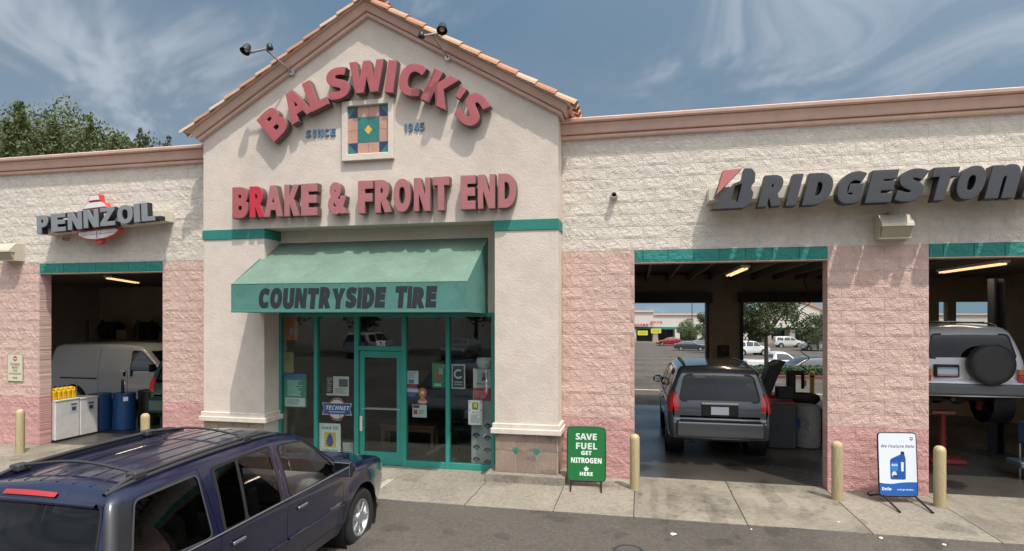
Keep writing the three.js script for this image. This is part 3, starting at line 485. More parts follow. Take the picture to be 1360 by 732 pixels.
// ------------------------------------------------------------------ awning
{
  const a = thing('awning', 'faded green fabric awning lettered COUNTRYSIDE TIRE over the entrance', 'awning');
  const X0 = -6.84, X1 = -2.64, ZF = 1.3, YT = 4.15, YF = 3.30, YB = 2.82;
  const top = std([0.185, 0.285, 0.215], 0.85, { map: rep(T.cloth, 0.5), bumpMap: rep(T.weave, 6), bumpScale: 0.001 }), val = std([0.11, 0.30, 0.25], 0.8, { map: rep(T.cloth, 0.6), bumpMap: rep(T.weave, 6), bumpScale: 0.001 });
  const n = 42, m = 10, pos = [], uv = [], idx = [];
  for (let j = 0; j <= m; j++) for (let i = 0; i <= n; i++) { const u = i / n, v = j / m, sag = 0.022 * Math.sin(Math.PI * v) * (0.6 + 0.4 * Math.cos(u * Math.PI * 8)) + 0.02 * (fbm(u, v * 0.3, 6, 3, 5) - 0.5) * Math.sin(Math.PI * v); pos.push(lerp(X0, X1, u), lerp(YT, YF, v) - sag, lerp(0.01, ZF, v)); uv.push(u * 4.2, v * 1.55); }
  for (let j = 0; j < m; j++) for (let i = 0; i < n; i++) { const q = j * (n + 1) + i; idx.push(q, q + n + 1, q + 1, q + 1, q + n + 1, q + n + 2); }
  const g = new THREE.BufferGeometry(); g.setAttribute('position', new THREE.Float32BufferAttribute(pos, 3)); g.setAttribute('uv', new THREE.Float32BufferAttribute(uv, 2)); g.setIndex(idx); g.computeVertexNormals();
  mesh('canopy', g, top, a);
  mesh('valance', uvm(rbox(X0, X1, YB, YF + 0.004, ZF - 0.004, ZF + 0.004, 0.003, 1)), val, a);
  for (const x of [X0, X1]) mesh('side_panel', uvm(poly([[0.0, 2.80], [ZF - 0.005, YB], [ZF - 0.005, YF], [0.0, YT]], 0.006).rotateY(-Math.PI / 2).translate(x + 0.003, 0, 0)), val, a);
  for (const x of [-5.79, -4.74, -3.69]) { mesh('seam', box(x - 0.014, x + 0.014, YB + 0.002, YF, ZF + 0.004, ZF + 0.0055), val, a); }
  mesh('hem', rbox(X0 - 0.002, X1 + 0.002, YB - 0.004, YB + 0.028, ZF - 0.007, ZF + 0.0065, 0.004, 1), val, a); mesh('piping', bar([X0, YF + 0.003, ZF + 0.001], [X1, YF + 0.003, ZF + 0.001], 0.007), val, a);
  const fr = std([0.5, 0.5, 0.5], 0.4, { metalness: 0.8 });
  for (const x of [X0 + 0.03, -5.8, -4.74, -3.7, X1 - 0.03]) { mesh('frame_tube', bar([x, YT - 0.06, 0.02], [x, YF - 0.065, ZF - 0.03], 0.013), fr, a); mesh('frame_tube', bar([x, 2.83, 0.02], [x, 2.85, ZF - 0.03], 0.013), fr, a); mesh('frame_tube', bar([x, 2.85, ZF - 0.03], [x, YF - 0.03, ZF - 0.03], 0.013), fr, a); }
  for (const [y, z] of [[YT - 0.03, 0.03], [YF - 0.03, ZF - 0.03], [2.85, ZF - 0.03]]) mesh('frame_tube', bar([X0, y, z], [X1, y, z], 0.013), fr, a);
  const blk = std([0.016, 0.022, 0.026], 0.7), rl = mulberry(8);
  let x = -6.31; const txt = 'COUNTRYSIDE TIRE', wd = { I: 0.075, ' ': 0.145, Y: 0.235, C: 0.205, O: 0.225, T: 0.205, S: 0.2, E: 0.18 }; const tot = [...txt].reduce((s, c) => s + (wd[c] ?? 0.215), 0), k = 3.18 / tot;
  for (const ch of txt) { const w = (wd[ch] ?? 0.215) * k; if (ch !== ' ') { const h = 0.335 + rl() * 0.02, q = mesh('painted_letter', glyph(ch, w * 0.93, h, 0.003, 0.085, font, 0.08), blk, a); q.position.set(x + w / 2, 3.055 + (rl() - 0.5) * 0.02, ZF + 0.0035); q.rotation.z = (rl() - 0.5) * 0.08; } x += w; }
}

// ------------------------------------------------------------------ letter signs
const redFace = std([0.45, 0.115, 0.12], 0.42, { map: rep(T.mottle, 1) }), redFace2 = std([0.45, 0.17, 0.175], 0.45, { map: rep(T.mottle, 1) }), redNew = std([0.52, 0.03, 0.05], 0.35), ret = std([0.14, 0.085, 0.075], 0.5), edge = std([0.5, 0.3, 0.29], 0.4);
function channel(parent, ch, cx, cy, w, h, z, depth, face, retM, rot = 0, emb = 0.03, f = font, shear = 0) {
  const m = mesh('letter', glyph(ch, w, h, depth, emb, f, shear), retM, parent); m.position.set(cx, cy, z); m.rotation.z = rot;
  const fm = mesh('face', glyph(ch, w * 0.985, h * 0.985, 0.012, emb, f, shear), face, m); fm.position.z = depth - 0.004; return m;
}
{
  const s = thing('arched_letter_sign', 'arched red letters reading BALSWICKS with apostrophe under the gable', 'sign');
  const L = [['B', -6.451, 6.232, 0.43], ['A', -6.0, 6.524, 0.48], ['L', -5.616, 6.695, 0.36], ['S', -5.18, 6.845, 0.42], ['W', -4.635, 6.917, 0.66], ['I', -4.185, 6.88, 0.16], ['C', -3.806, 6.796, 0.45], ['K', -3.30, 6.588, 0.50], ["'", -2.93, 6.50, 0.13], ['S', -2.727, 6.204, 0.43]];
  for (const [c, x, y, w] of L) { const a = -Math.atan2(x + 4.593, y - 4.063), q = c === "'"; channel(s, c, x, y, w, q ? 0.2 : 0.56, 0.515, 0.165, redFace, ret, a, q ? 0.02 : 0.045); }
}
{
  const s = thing('straight_letter_sign', 'straight row of red letters reading BRAKE and FRONT END above the awning', 'sign');
  const L = [['B', -7.299, -6.956], ['R', -6.941, -6.617], ['A', -6.65, -6.253], ['K', -6.238, -5.924], ['E', -5.905, -5.57], ['&', -5.379, -5.003], ['F', -4.804, -4.507], ['R', -4.49, -4.172], ['O', -4.144, -3.814], ['N', -3.773, -3.462], ['T', -3.435, -3.128], ['E', -2.943, -2.668], ['N', -2.642, -2.332], ['D', -2.294, -1.976]];
  L.forEach(([c, a, b], i) => channel(s, c, (a + b) / 2, 4.825, (b - a) * 0.95, c === '&' ? 0.575 : 0.575, 0.515, 0.165, i === 1 ? redNew : i === 0 ? redFace : redFace2, ret, 0, 0.05));
  s.children[1].userData.label = 'brighter new red letter R';
}
for (const [txt, x0, x1, yb, yt, nm, lb] of [['SINCE', -5.912, -5.305, 5.985, 6.115, 'small_letter_sign', 'small blue letters reading SINCE beside the tile panel'], ['1945', -4.04, -3.625, 5.965, 6.105, 'small_number_sign', 'small blue figures reading 1945 beside the tile panel']]) {
  const s = thing(nm, lb, 'sign'), n = txt.length, w = (x1 - x0) / n, bl = std([0.10, 0.20, 0.31], 0.5);
  [...txt].forEach((c, i) => { const m = mesh(n === 4 ? 'digit' : 'letter', glyph(c, c === 'I' || c === '1' ? w * 0.42 : w * 0.8, yt - yb, 0.025, 0.02), bl, s); m.position.set(x0 + (i + 0.5) * w, (yb + yt) / 2, 0.503); });
}
{ // oil brand sign, tilted, with a bell emblem
  const s = thing('oil_brand_sign', 'grey tilted letters reading PENNZOIL over a red and white bell emblem', 'sign', -10.6, 4.70, 0), g = std([0.255, 0.275, 0.285], 0.5, { map: rep(T.mottle, 1) }), nv = std([0.018, 0.02, 0.032], 0.45), rd = std([0.55, 0.055, 0.045], 0.4), wh = std([0.72, 0.69, 0.68], 0.45);
  s.rotation.z = 0.066;
  const tan = std([0.62, 0.56, 0.47], 0.6);
  mesh('raceway', uvm(rbox(-1.48, 1.46, -0.17, 0.04, 0.02, 0.30, 0.008)), tan, s);
  const L = [['P', -12.016, -11.732], ['E', -11.657, -11.30], ['N', -11.247, -10.90], ['N', -10.861, -10.50], ['Z', -10.463, -10.11], ['O', -10.052, -9.69], ['I', -9.665, -9.525], ['L', -9.49, -9.18]];
  for (const [c, a, b] of L) channel(s, c, (a + b) / 2 + 10.6, 0.0, b - a, 0.37, 0.30, 0.14, g, nv, -0.02, 0.04);
  const d = mesh('full_stop', rbox(1.44, 1.52, -0.18, -0.10, 0.30, 0.42, 0.01), nv, s);
  const bell = (pts, name, inset) => { const b = mesh(name, poly(pts, 0.12, 0.20, 0.008), rd, s); const cx = pts.reduce((t, p) => t + p[0], 0) / pts.length, cy = pts.reduce((t, p) => t + p[1], 0) / pts.length; mesh('white_panel', poly(pts.map(([x, y]) => [cx + (x - cx) * inset, cy + (y - cy) * (inset - 0.12)]), 0.012, 0.318, 0.003), wh, b); return b; };
  bell([[-0.24, 0.50], [0.02, 0.50], [0.04, 0.37], [-0.25, 0.37]], 'bell_yoke', 0.8);
  bell([[-0.42, 0.22], [0.20, 0.22], [0.15, 0.31], [0.05, 0.36], [-0.26, 0.36], [-0.36, 0.31]], 'bell_top', 0.88);
  bell([[-0.58, -0.20], [0.42, -0.20], [0.47, -0.25], [0.36, -0.34], [0.16, -0.40], [-0.12, -0.42], [-0.38, -0.38], [-0.58, -0.28]], 'bell_skirt', 0.90);
  mesh('bell_clapper', poly([[-0.18, -0.42], [0.02, -0.42], [-0.04, -0.49], [-0.12, -0.49]], 0.1, 0.2, 0.006), rd, s);
  mesh('panel_line', merge([box(-0.09, -0.075, -0.38, -0.24, 0.329, 0.333), box(-0.47, 0.34, -0.298, -0.29, 0.329, 0.332)]), rd, s);
}
{ // tire brand sign
  const s = thing('tire_brand_sign', 'dark slanted letters reading BRIDGESTONE on a raceway above the service bays', 'sign', 0, 4.428, 0), f = std([0.062, 0.064, 0.072], 0.42, { map: rep(T.mottle, 1) }), r = std([0.02, 0.021, 0.024], 0.45), rd = std([0.52, 0.16, 0.15], 0.45);
  mesh('raceway', uvm(rbox(1.08, 6.0, 0.17, 0.38, 0.015, 0.30, 0.008)), std([0.62, 0.57, 0.46], 0.6), s);
  const bx = (pts) => pts.map(([u, v]) => [1.095 + u * 0.65, v * 0.615]);
  const out = new THREE.Shape(bx([[0, 0], [0.5, 0.62], [0.70, 0.70], [0.76, 1.0], [0.92, 0.985], [1.0, 0.86], [0.985, 0.64], [0.88, 0.52], [0.955, 0.38], [0.91, 0.13], [0.74, 0.015]]).map((p) => new THREE.Vector2(...p)));
  out.holes.push(new THREE.Path(bx([[0.44, 0.16], [0.60, 0.16], [0.70, 0.62], [0.54, 0.56]]).map((p) => new THREE.Vector2(...p))));
  const B = mesh('letter', new THREE.ExtrudeGeometry(out, { depth: 0.20, bevelEnabled: false }).translate(0, 0, 0.30), r, s); mesh('face', new THREE.ExtrudeGeometry(out, { depth: 0.012, bevelEnabled: false }).translate(0, 0, 0.496), f, B);
  const tri = mesh('letter', poly(bx([[0.27, 0.97], [0.70, 1.0], [0.10, 0.34]]), 0.20, 0.30), r, s); mesh('face', poly(bx([[0.275, 0.965], [0.69, 0.995], [0.11, 0.35]]), 0.012, 0.496), rd, tri);
  const L = [['R', 1.835, 2.235], ['I', 2.225, 2.47], ['D', 2.48, 2.915], ['G', 2.935, 3.35], ['E', 3.36, 3.775], ['S', 3.755, 4.185], ['T', 4.185, 4.575], ['O', 4.54, 4.95], ['n', 4.94, 5.38], ['E', 5.41, 5.82]];
  for (const [c, a, b] of L) channel(s, c, (a + b) / 2 * 0.982, 0.25, b - a - (c === 'I' ? 0.10 : 0.065), 0.485, 0.30, 0.20, f, r, 0, 0.075, font, 0.24);
}
// floodlights on stalks at the gable
{
  const make = (label, base, elbow, head, knob, tw) => {
    const f = thing('gable_floodlight', label, 'floodlight', 0, 0, 0, 0, 'floodlights on the gable');
    mesh('arm', tube([base, [lerp(base[0], elbow[0], 0.5), lerp(base[1], elbow[1], 0.5), lerp(base[2], elbow[2], 0.5)], elbow], 0.016, 12, 8), std([0.36, 0.33, 0.29], 0.5, { metalness: 0.5 }), f);
    mesh('wall_plate', cyl(0.05, 0.05, 0.03).rotateX(Math.PI / 2).translate(base[0], base[1], base[2] - 0.01), M.steel, f);
    mesh('cross_bar', bar(knob, head, 0.02), std([0.4, 0.38, 0.36], 0.5, { metalness: 0.5 }), f);
    const s = new THREE.LatheGeometry([[0.001, 0], [0.045, 0.0], [0.056, 0.022], [0.09, 0.16], [0.084, 0.16], [0.05, 0.035], [0.001, 0.04]].map((p) => new THREE.Vector2(...p)), 18); s.rotateX(Math.PI - 0.5).rotateZ(tw); s.translate(head[0], head[1] + 0.12, head[2] + 0.03);
    const hd = mesh('lamp_shade', s, M.blackMetal, f); mesh('lens', new THREE.SphereGeometry(0.055, 12, 8).translate(head[0], head[1] + 0.04, head[2] + 0.06), std([0.5, 0.5, 0.48], 0.2), hd);
    mesh('counter_cap', new THREE.LatheGeometry([[0.001, 0], [0.045, 0], [0.06, 0.08], [0.03, 0.10], [0.001, 0.1]].map((p) => new THREE.Vector2(...p)), 14).rotateX(Math.PI).rotateZ(-tw).translate(knob[0], knob[1] + 0.06, knob[2]), M.blackMetal, f);
  };
  make('black floodlight on a stalk at the gable above the letter B', [-6.16, 7.17, 0.56], [-6.40, 7.43, 1.0], [-6.70, 7.38, 1.0], [-6.31, 7.43, 1.0], -0.15);
  make('black floodlight on a stalk at the gable above the letter C', [-3.2, 7.17, 0.56], [-3.30, 7.35, 1.0], [-3.13, 7.38, 1.0], [-3.50, 7.36, 1.0], 0.1);
}
// wall lights and a pipe end
{
  const can = std([0.60, 0.54, 0.43], 0.45, { map: rep(T.mottle, 2) }), lens = new THREE.MeshPhysicalMaterial({ color: lin(0.42, 0.36, 0.26), roughness: 0.25 });
  const w = thing('wall_light', 'tan wall light box on the block wall between the two right service bays', 'wall light', 3.79, 4.13, 0, 0, 'wall lights on the block wall');
  mesh('housing', poly([[0.0, 0.17], [0.16, 0.17], [0.30, 0.02], [0.31, -0.02], [0.0, -0.02]], 0.44).rotateY(-Math.PI / 2).translate(0.22, 0, 0.015), can, w);
  mesh('lens', poly([[0.0, -0.02], [0.295, -0.02], [0.19, -0.185], [0.0, -0.185]], 0.40).rotateY(-Math.PI / 2).translate(0.20, 0, 0.015), lens, w);
  mesh('lens_frame', merge([rbox(-0.22, 0.22, -0.20, -0.18, 0.015, 0.215, 0.004), rbox(-0.22, -0.20, -0.19, -0.02, 0.015, 0.2, 0.004), rbox(0.20, 0.22, -0.19, -0.02, 0.015, 0.2, 0.004)]), can, w);
  mesh('photocell', merge([cyl(0.028, 0.032, 0.06).translate(-0.03, 0.20, 0.08)]), std([0.3, 0.32, 0.34], 0.4), w);
  mesh('back_plate', rbox(-0.235, 0.235, -0.205, 0.18, 0.012, 0.03, 0.004), can, w);
  copyOf(w, 'tan wall light box on the block wall beside the bay with drums', -13.10, 4.12, 0);
  const p = thing('vent_pipe', 'short round vent pipe stub in the cream block wall', 'pipe', -0.42, 4.79, 0); mesh('pipe', new THREE.LatheGeometry([[0.038, 0], [0.038, 0.16], [0.05, 0.16], [0.05, 0.0], [0.065, 0.0], [0.065, 0.04], [0.05, 0.05]].map((q) => new THREE.Vector2(...q)), 20).rotateX(Math.PI / 2), std([0.55, 0.49, 0.42], 0.6), p); mesh('bore', cyl(0.039, 0.039, 0.02).rotateX(Math.PI / 2).translate(0, 0, 0.06), M.black, p);
  const q = thing('vent_pipe', 'small pipe end under the tilted PENNZOIL letters', 'pipe', -11.72, 4.36, 0); mesh('pipe', new THREE.LatheGeometry([[0.025, 0], [0.025, 0.12], [0.04, 0.12], [0.04, 0.0]].map((v) => new THREE.Vector2(...v)), 16).rotateX(Math.PI / 2), std([0.4, 0.3, 0.25], 0.6), q);
}

// ------------------------------------------------------------------ vehicles
// A body is skinned from its side view: the outline (rear bumper over the roof to the front bumper), the half width at each point of it, and
// convex outlines for windows, doors and arches that cut the skin. Local axes: x forward, y up, z to the right side.
const polyArea = (p) => { let a = 0; for (let i = 0; i < p.length; i++) { const q = p[(i + 1) % p.length]; a += p[i][0] * q[1] - q[0] * p[i][1]; } return a / 2; };
const ccw = (p) => polyArea(p) < 0 ? p.slice().reverse() : p;
function clipTo(p, a, b, keep) {
  const out = [], dx = b[0] - a[0], dy = b[1] - a[1], sd = (q) => keep * (dx * (q[1] - a[1]) - dy * (q[0] - a[0]));
  for (let i = 0; i < p.length; i++) { const P = p[i], Q = p[(i + 1) % p.length], s = sd(P), t = sd(Q); if (s >= 0) out.push(P); if ((s > 0 && t < 0) || (s < 0 && t > 0)) { const k = s / (s - t); out.push([P[0] + (Q[0] - P[0]) * k, P[1] + (Q[1] - P[1]) * k]); } }
  return out.length > 2 && Math.abs(polyArea(out)) > 1e-8 ? out : null;
}
function roundPoly(pts, r, n = 4) {
  pts = ccw(pts); const out = [];
  for (let i = 0; i < pts.length; i++) {
    const p = pts[i], a = pts[(i + pts.length - 1) % pts.length], b = pts[(i + 1) % pts.length], la = Math.hypot(a[0] - p[0], a[1] - p[1]), lb = Math.hypot(b[0] - p[0], b[1] - p[1]), q = Math.min(r, la * 0.45, lb * 0.45);
    const A = [p[0] + (a[0] - p[0]) * q / la, p[1] + (a[1] - p[1]) * q / la], B = [p[0] + (b[0] - p[0]) * q / lb, p[1] + (b[1] - p[1]) * q / lb];
    for (let k = 0; k <= n; k++) { const t = k / n, u = 1 - t; out.push([u * u * A[0] + 2 * u * t * p[0] + t * t * B[0], u * u * A[1] + 2 * u * t * p[1] + t * t * B[1]]); }
  }
  return out;
}
const circlePoly = (x, y, r, n = 28) => Array.from({ length: n }, (_, i) => [x + r * Math.cos(i * 2 * Math.PI / n), y + r * Math.sin(i * 2 * Math.PI / n)]);
function cutCells(cells, regions) {                                   // -> Map key -> pieces
  const out = new Map(), put = (k, p) => { if (!out.has(k)) out.set(k, []); out.get(k).push(p); };
  const R = regions.map((r) => { const p = ccw(r.poly); return { ...r, poly: p, b: [Math.min(...p.map((q) => q[0])), Math.max(...p.map((q) => q[0])), Math.min(...p.map((q) => q[1])), Math.max(...p.map((q) => q[1]))] }; });
  for (const cell of cells) {
    let pieces = [ccw(cell)];
    for (const r of R) {
      const next = [];
      for (const pc of pieces) {
        if (!pc.some((q) => q[0] >= r.b[0]) || !pc.some((q) => q[0] <= r.b[1]) || !pc.some((q) => q[1] >= r.b[2]) || !pc.some((q) => q[1] <= r.b[3])) { next.push(pc); continue; }
        let rem = pc; const outs = [];
        for (let i = 0; rem && i < r.poly.length; i++) { const a = r.poly[i], b = r.poly[(i + 1) % r.poly.length]; const o = clipTo(rem, a, b, -1); if (o) outs.push(o); rem = clipTo(rem, a, b, 1); }
        if (rem) { next.push(...outs); if (r.key) put(r.key, rem); } else next.push(pc);
      }
      pieces = next;
    }
    for (const p of pieces) put('body', p);
  }
  return out;
}
function shell(S) {
  const raw = new THREE.CatmullRomCurve3(S.path.map((p) => V3(p[0], p[1], 0)), false, 'centripetal', 0.5).getSpacedPoints(S.n || 150).map((p) => [p.x, p.y]);
  for (let i = 1; i < raw.length; i++) raw[i][0] = Math.max(raw[i][0], raw[i - 1][0] + 1e-5);
  const N = raw.length, len = [0]; for (let i = 1; i < N; i++) len.push(len[i - 1] + Math.hypot(raw[i][0] - raw[i - 1][0], raw[i][1] - raw[i - 1][1]));
  const nrm = raw.map((p, i) => { const a = raw[Math.max(0, i - 1)], b = raw[Math.min(N - 1, i + 1)], dx = b[0] - a[0], dy = b[1] - a[1], l = Math.hypot(dx, dy); return [-dy / l, dx / l]; });
  const yTop = (x) => { let m = -1; for (let i = 1; i < N; i++) { const a = raw[i - 1], b = raw[i]; if (x >= a[0] - 1e-6 && x <= b[0] + 1e-6) { const t = Math.min(1, Math.max(0, (x - a[0]) / Math.max(1e-6, b[0] - a[0]))); m = Math.max(m, a[1] + (b[1] - a[1]) * t); } } return m; };
  const near = (x, y) => { let best = 1e9, bi = 0, bt = 0; for (let i = 1; i < N; i++) { const a = raw[i - 1], b = raw[i], dx = b[0] - a[0], dy = b[1] - a[1], t = Math.min(1, Math.max(0, ((x - a[0]) * dx + (y - a[1]) * dy) / (dx * dx + dy * dy))), d = (a[0] + dx * t - x) ** 2 + (a[1] + dy * t - y) ** 2; if (d < best) { best = d; bi = i; bt = t; } } const m = [lerp(nrm[bi - 1][0], nrm[bi][0], bt), lerp(nrm[bi - 1][1], nrm[bi][1], bt)]; return [Math.sqrt(best), m]; };
  const rad = S.rad || ((x, y) => y > S.belt + 0.12 ? 0.10 : 0.13);
  const side = (x, y, off = 0) => {
    const e = 0.01, w = S.W(x, y), n0 = V3(-(S.W(x + e, y) - S.W(x - e, y)) / (2 * e), -(S.W(x, y + e) - S.W(x, y - e)) / (2 * e), 1).normalize();
    const [d, m] = near(x, y), r = rad(x, y); let fil = 0;
    if (d < r) { const k = (r - d) / r; fil = r - Math.sqrt(Math.max(0, r * r - (r - d) ** 2)); const c = Math.sqrt(Math.max(0, 1 - k * k)); n0.multiplyScalar(c).add(V3(m[0] * k, m[1] * k, 0)).normalize(); }
    return [x + n0.x * off, y + n0.y * off, w - fil + n0.z * off, n0.x, n0.y, n0.z];
  };
  const at = (l) => { let i = 1; while (i < N - 1 && len[i] < l) i++; const t = Math.min(1, Math.max(0, (l - len[i - 1]) / (len[i] - len[i - 1]))); return [lerp(raw[i - 1][0], raw[i][0], t), lerp(raw[i - 1][1], raw[i][1], t), lerp(nrm[i - 1][0], nrm[i][0], t), lerp(nrm[i - 1][1], nrm[i][1], t)]; };
  const topW = (l) => { const [x, y] = at(l); return S.W(x, y) - rad(x, y); };
  const bul = S.bulge || (() => 0.03);
  const topP = (l, z, off = 0) => {
    const f = (l, z) => { const [x, y, mx, my] = at(l), w = topW(l), s = Math.max(-1, Math.min(1, z / w)), b = bul(x, y) * (1 - s * s) ** 2; return V3(x + mx * b, y + my * b, z); };
    const e = 0.012, p = f(l, z), [, , mx, my] = at(l), dz = f(l, z + e).sub(f(l, z - e)).divideScalar(2 * e), dl = V3(my, -mx, 0); const n = dz.cross(dl).normalize(); if (n.x * mx + n.y * my < 0) n.negate();
    return [p.x + n.x * off, p.y + n.y * off, p.z + n.z * off, n.x, n.y, n.z];
  };
  const lenAt = (x, y) => { let b = 1e9, r = 0; for (let i = 0; i < N; i++) { const d = (raw[i][0] - x) ** 2 + (raw[i][1] - y) ** 2; if (d < b) { b = d; r = len[i]; } } return r; };
  return { raw, len, total: len[N - 1], yTop, side, at, topW, topP, lenAt, x0: raw[0][0], x1: raw[N - 1][0] };
}
function piecesGeo(pieces, map, off, mirror) {
  const pos = [], nor = [], uv = [];
  for (const pc of pieces) {
    const v = pc.map((p) => map(p[0], p[1], off)); if (mirror) for (const q of v) { q[2] = -q[2]; q[5] = -q[5]; }
    for (let i = 1; i + 1 < v.length; i++) {
      const t = [v[0], v[i], v[i + 1]], a = V3(...t[1].slice(0, 3)).sub(V3(...t[0].slice(0, 3))), b = V3(...t[2].slice(0, 3)).sub(V3(...t[0].slice(0, 3)));
      if (a.cross(b).dot(V3(t[0][3], t[0][4], t[0][5])) < 0) t.reverse();
      for (const q of t) { pos.push(q[0], q[1], q[2]); nor.push(q[3], q[4], q[5]); uv.push(q[0], q[1]); }
    }
  }
  const g = new THREE.BufferGeometry(); g.setAttribute('position', new THREE.Float32BufferAttribute(pos, 3)); g.setAttribute('normal', new THREE.Float32BufferAttribute(nor, 3)); g.setAttribute('uv', new THREE.Float32BufferAttribute(uv, 2)); return g;
}
function ringPieces(p, w) {
  p = ccw(p); const n = p.length, o = p.map((q, i) => { const a = p[(i + n - 1) % n], b = p[(i + 1) % n]; let dx = b[0] - a[0], dy = b[1] - a[1]; const l = Math.hypot(dx, dy) || 1; return [q[0] + dy / l * w, q[1] - dx / l * w]; });
  return p.map((q, i) => [q, o[i], o[(i + 1) % n], p[(i + 1) % n]]);
}
function wheelSet(parent, S, res = 28) {
  const R = S.wheelR, w = S.wheelW || 0.235, rr = S.rimR || R * 0.62;
  const tp = [[rr - 0.01, -w / 2 + 0.03], [rr + 0.01, -w / 2 + 0.008], [R - 0.045, -w / 2], [R - 0.012, -w / 2 + 0.022], [R, -w / 2 + 0.06], [R, w / 2 - 0.06], [R - 0.012, w / 2 - 0.022], [R - 0.045, w / 2], [rr + 0.01, w / 2 - 0.008], [rr - 0.01, w / 2 - 0.03]];
  const tyre = new THREE.LatheGeometry(tp.map((p) => new THREE.Vector2(...p)), res).rotateX(Math.PI / 2);
  const rim = [new THREE.LatheGeometry([[rr, w / 2 - 0.02], [rr - 0.018, w / 2 - 0.012], [rr - 0.03, w / 2 - 0.04], [rr - 0.05, 0.0], [0.001, -0.01]].map((p) => new THREE.Vector2(...p)), res).rotateX(Math.PI / 2)];
  const n = S.spokes ?? 5;
  for (let k = 0; k < n; k++) { const a = k * 2 * Math.PI / n + 0.3, g = poly([[-0.022, 0.03], [0.022, 0.03], [0.032, rr * 0.55], [0.045, rr - 0.02], [-0.045, rr - 0.02], [-0.032, rr * 0.55]], 0.035, w / 2 - 0.062, 0.006); rim.push(g.rotateZ(a)); }
  rim.push(cyl(0.075, 0.085, 0.05, 20).rotateX(Math.PI / 2).translate(0, 0, w / 2 - 0.035));
  const rg = merge(rim);
  for (const x of S.axles) for (const s of [1, -1]) {
    const wg = sub('wheel', parent, x, R, s * S.track / 2); wg.rotation.y = s > 0 ? 0 : Math.PI;
    mesh('tyre', tyre, M.rubber, wg); mesh('rim', rg, S.rimMat || M.alloy, wg);
  }
}
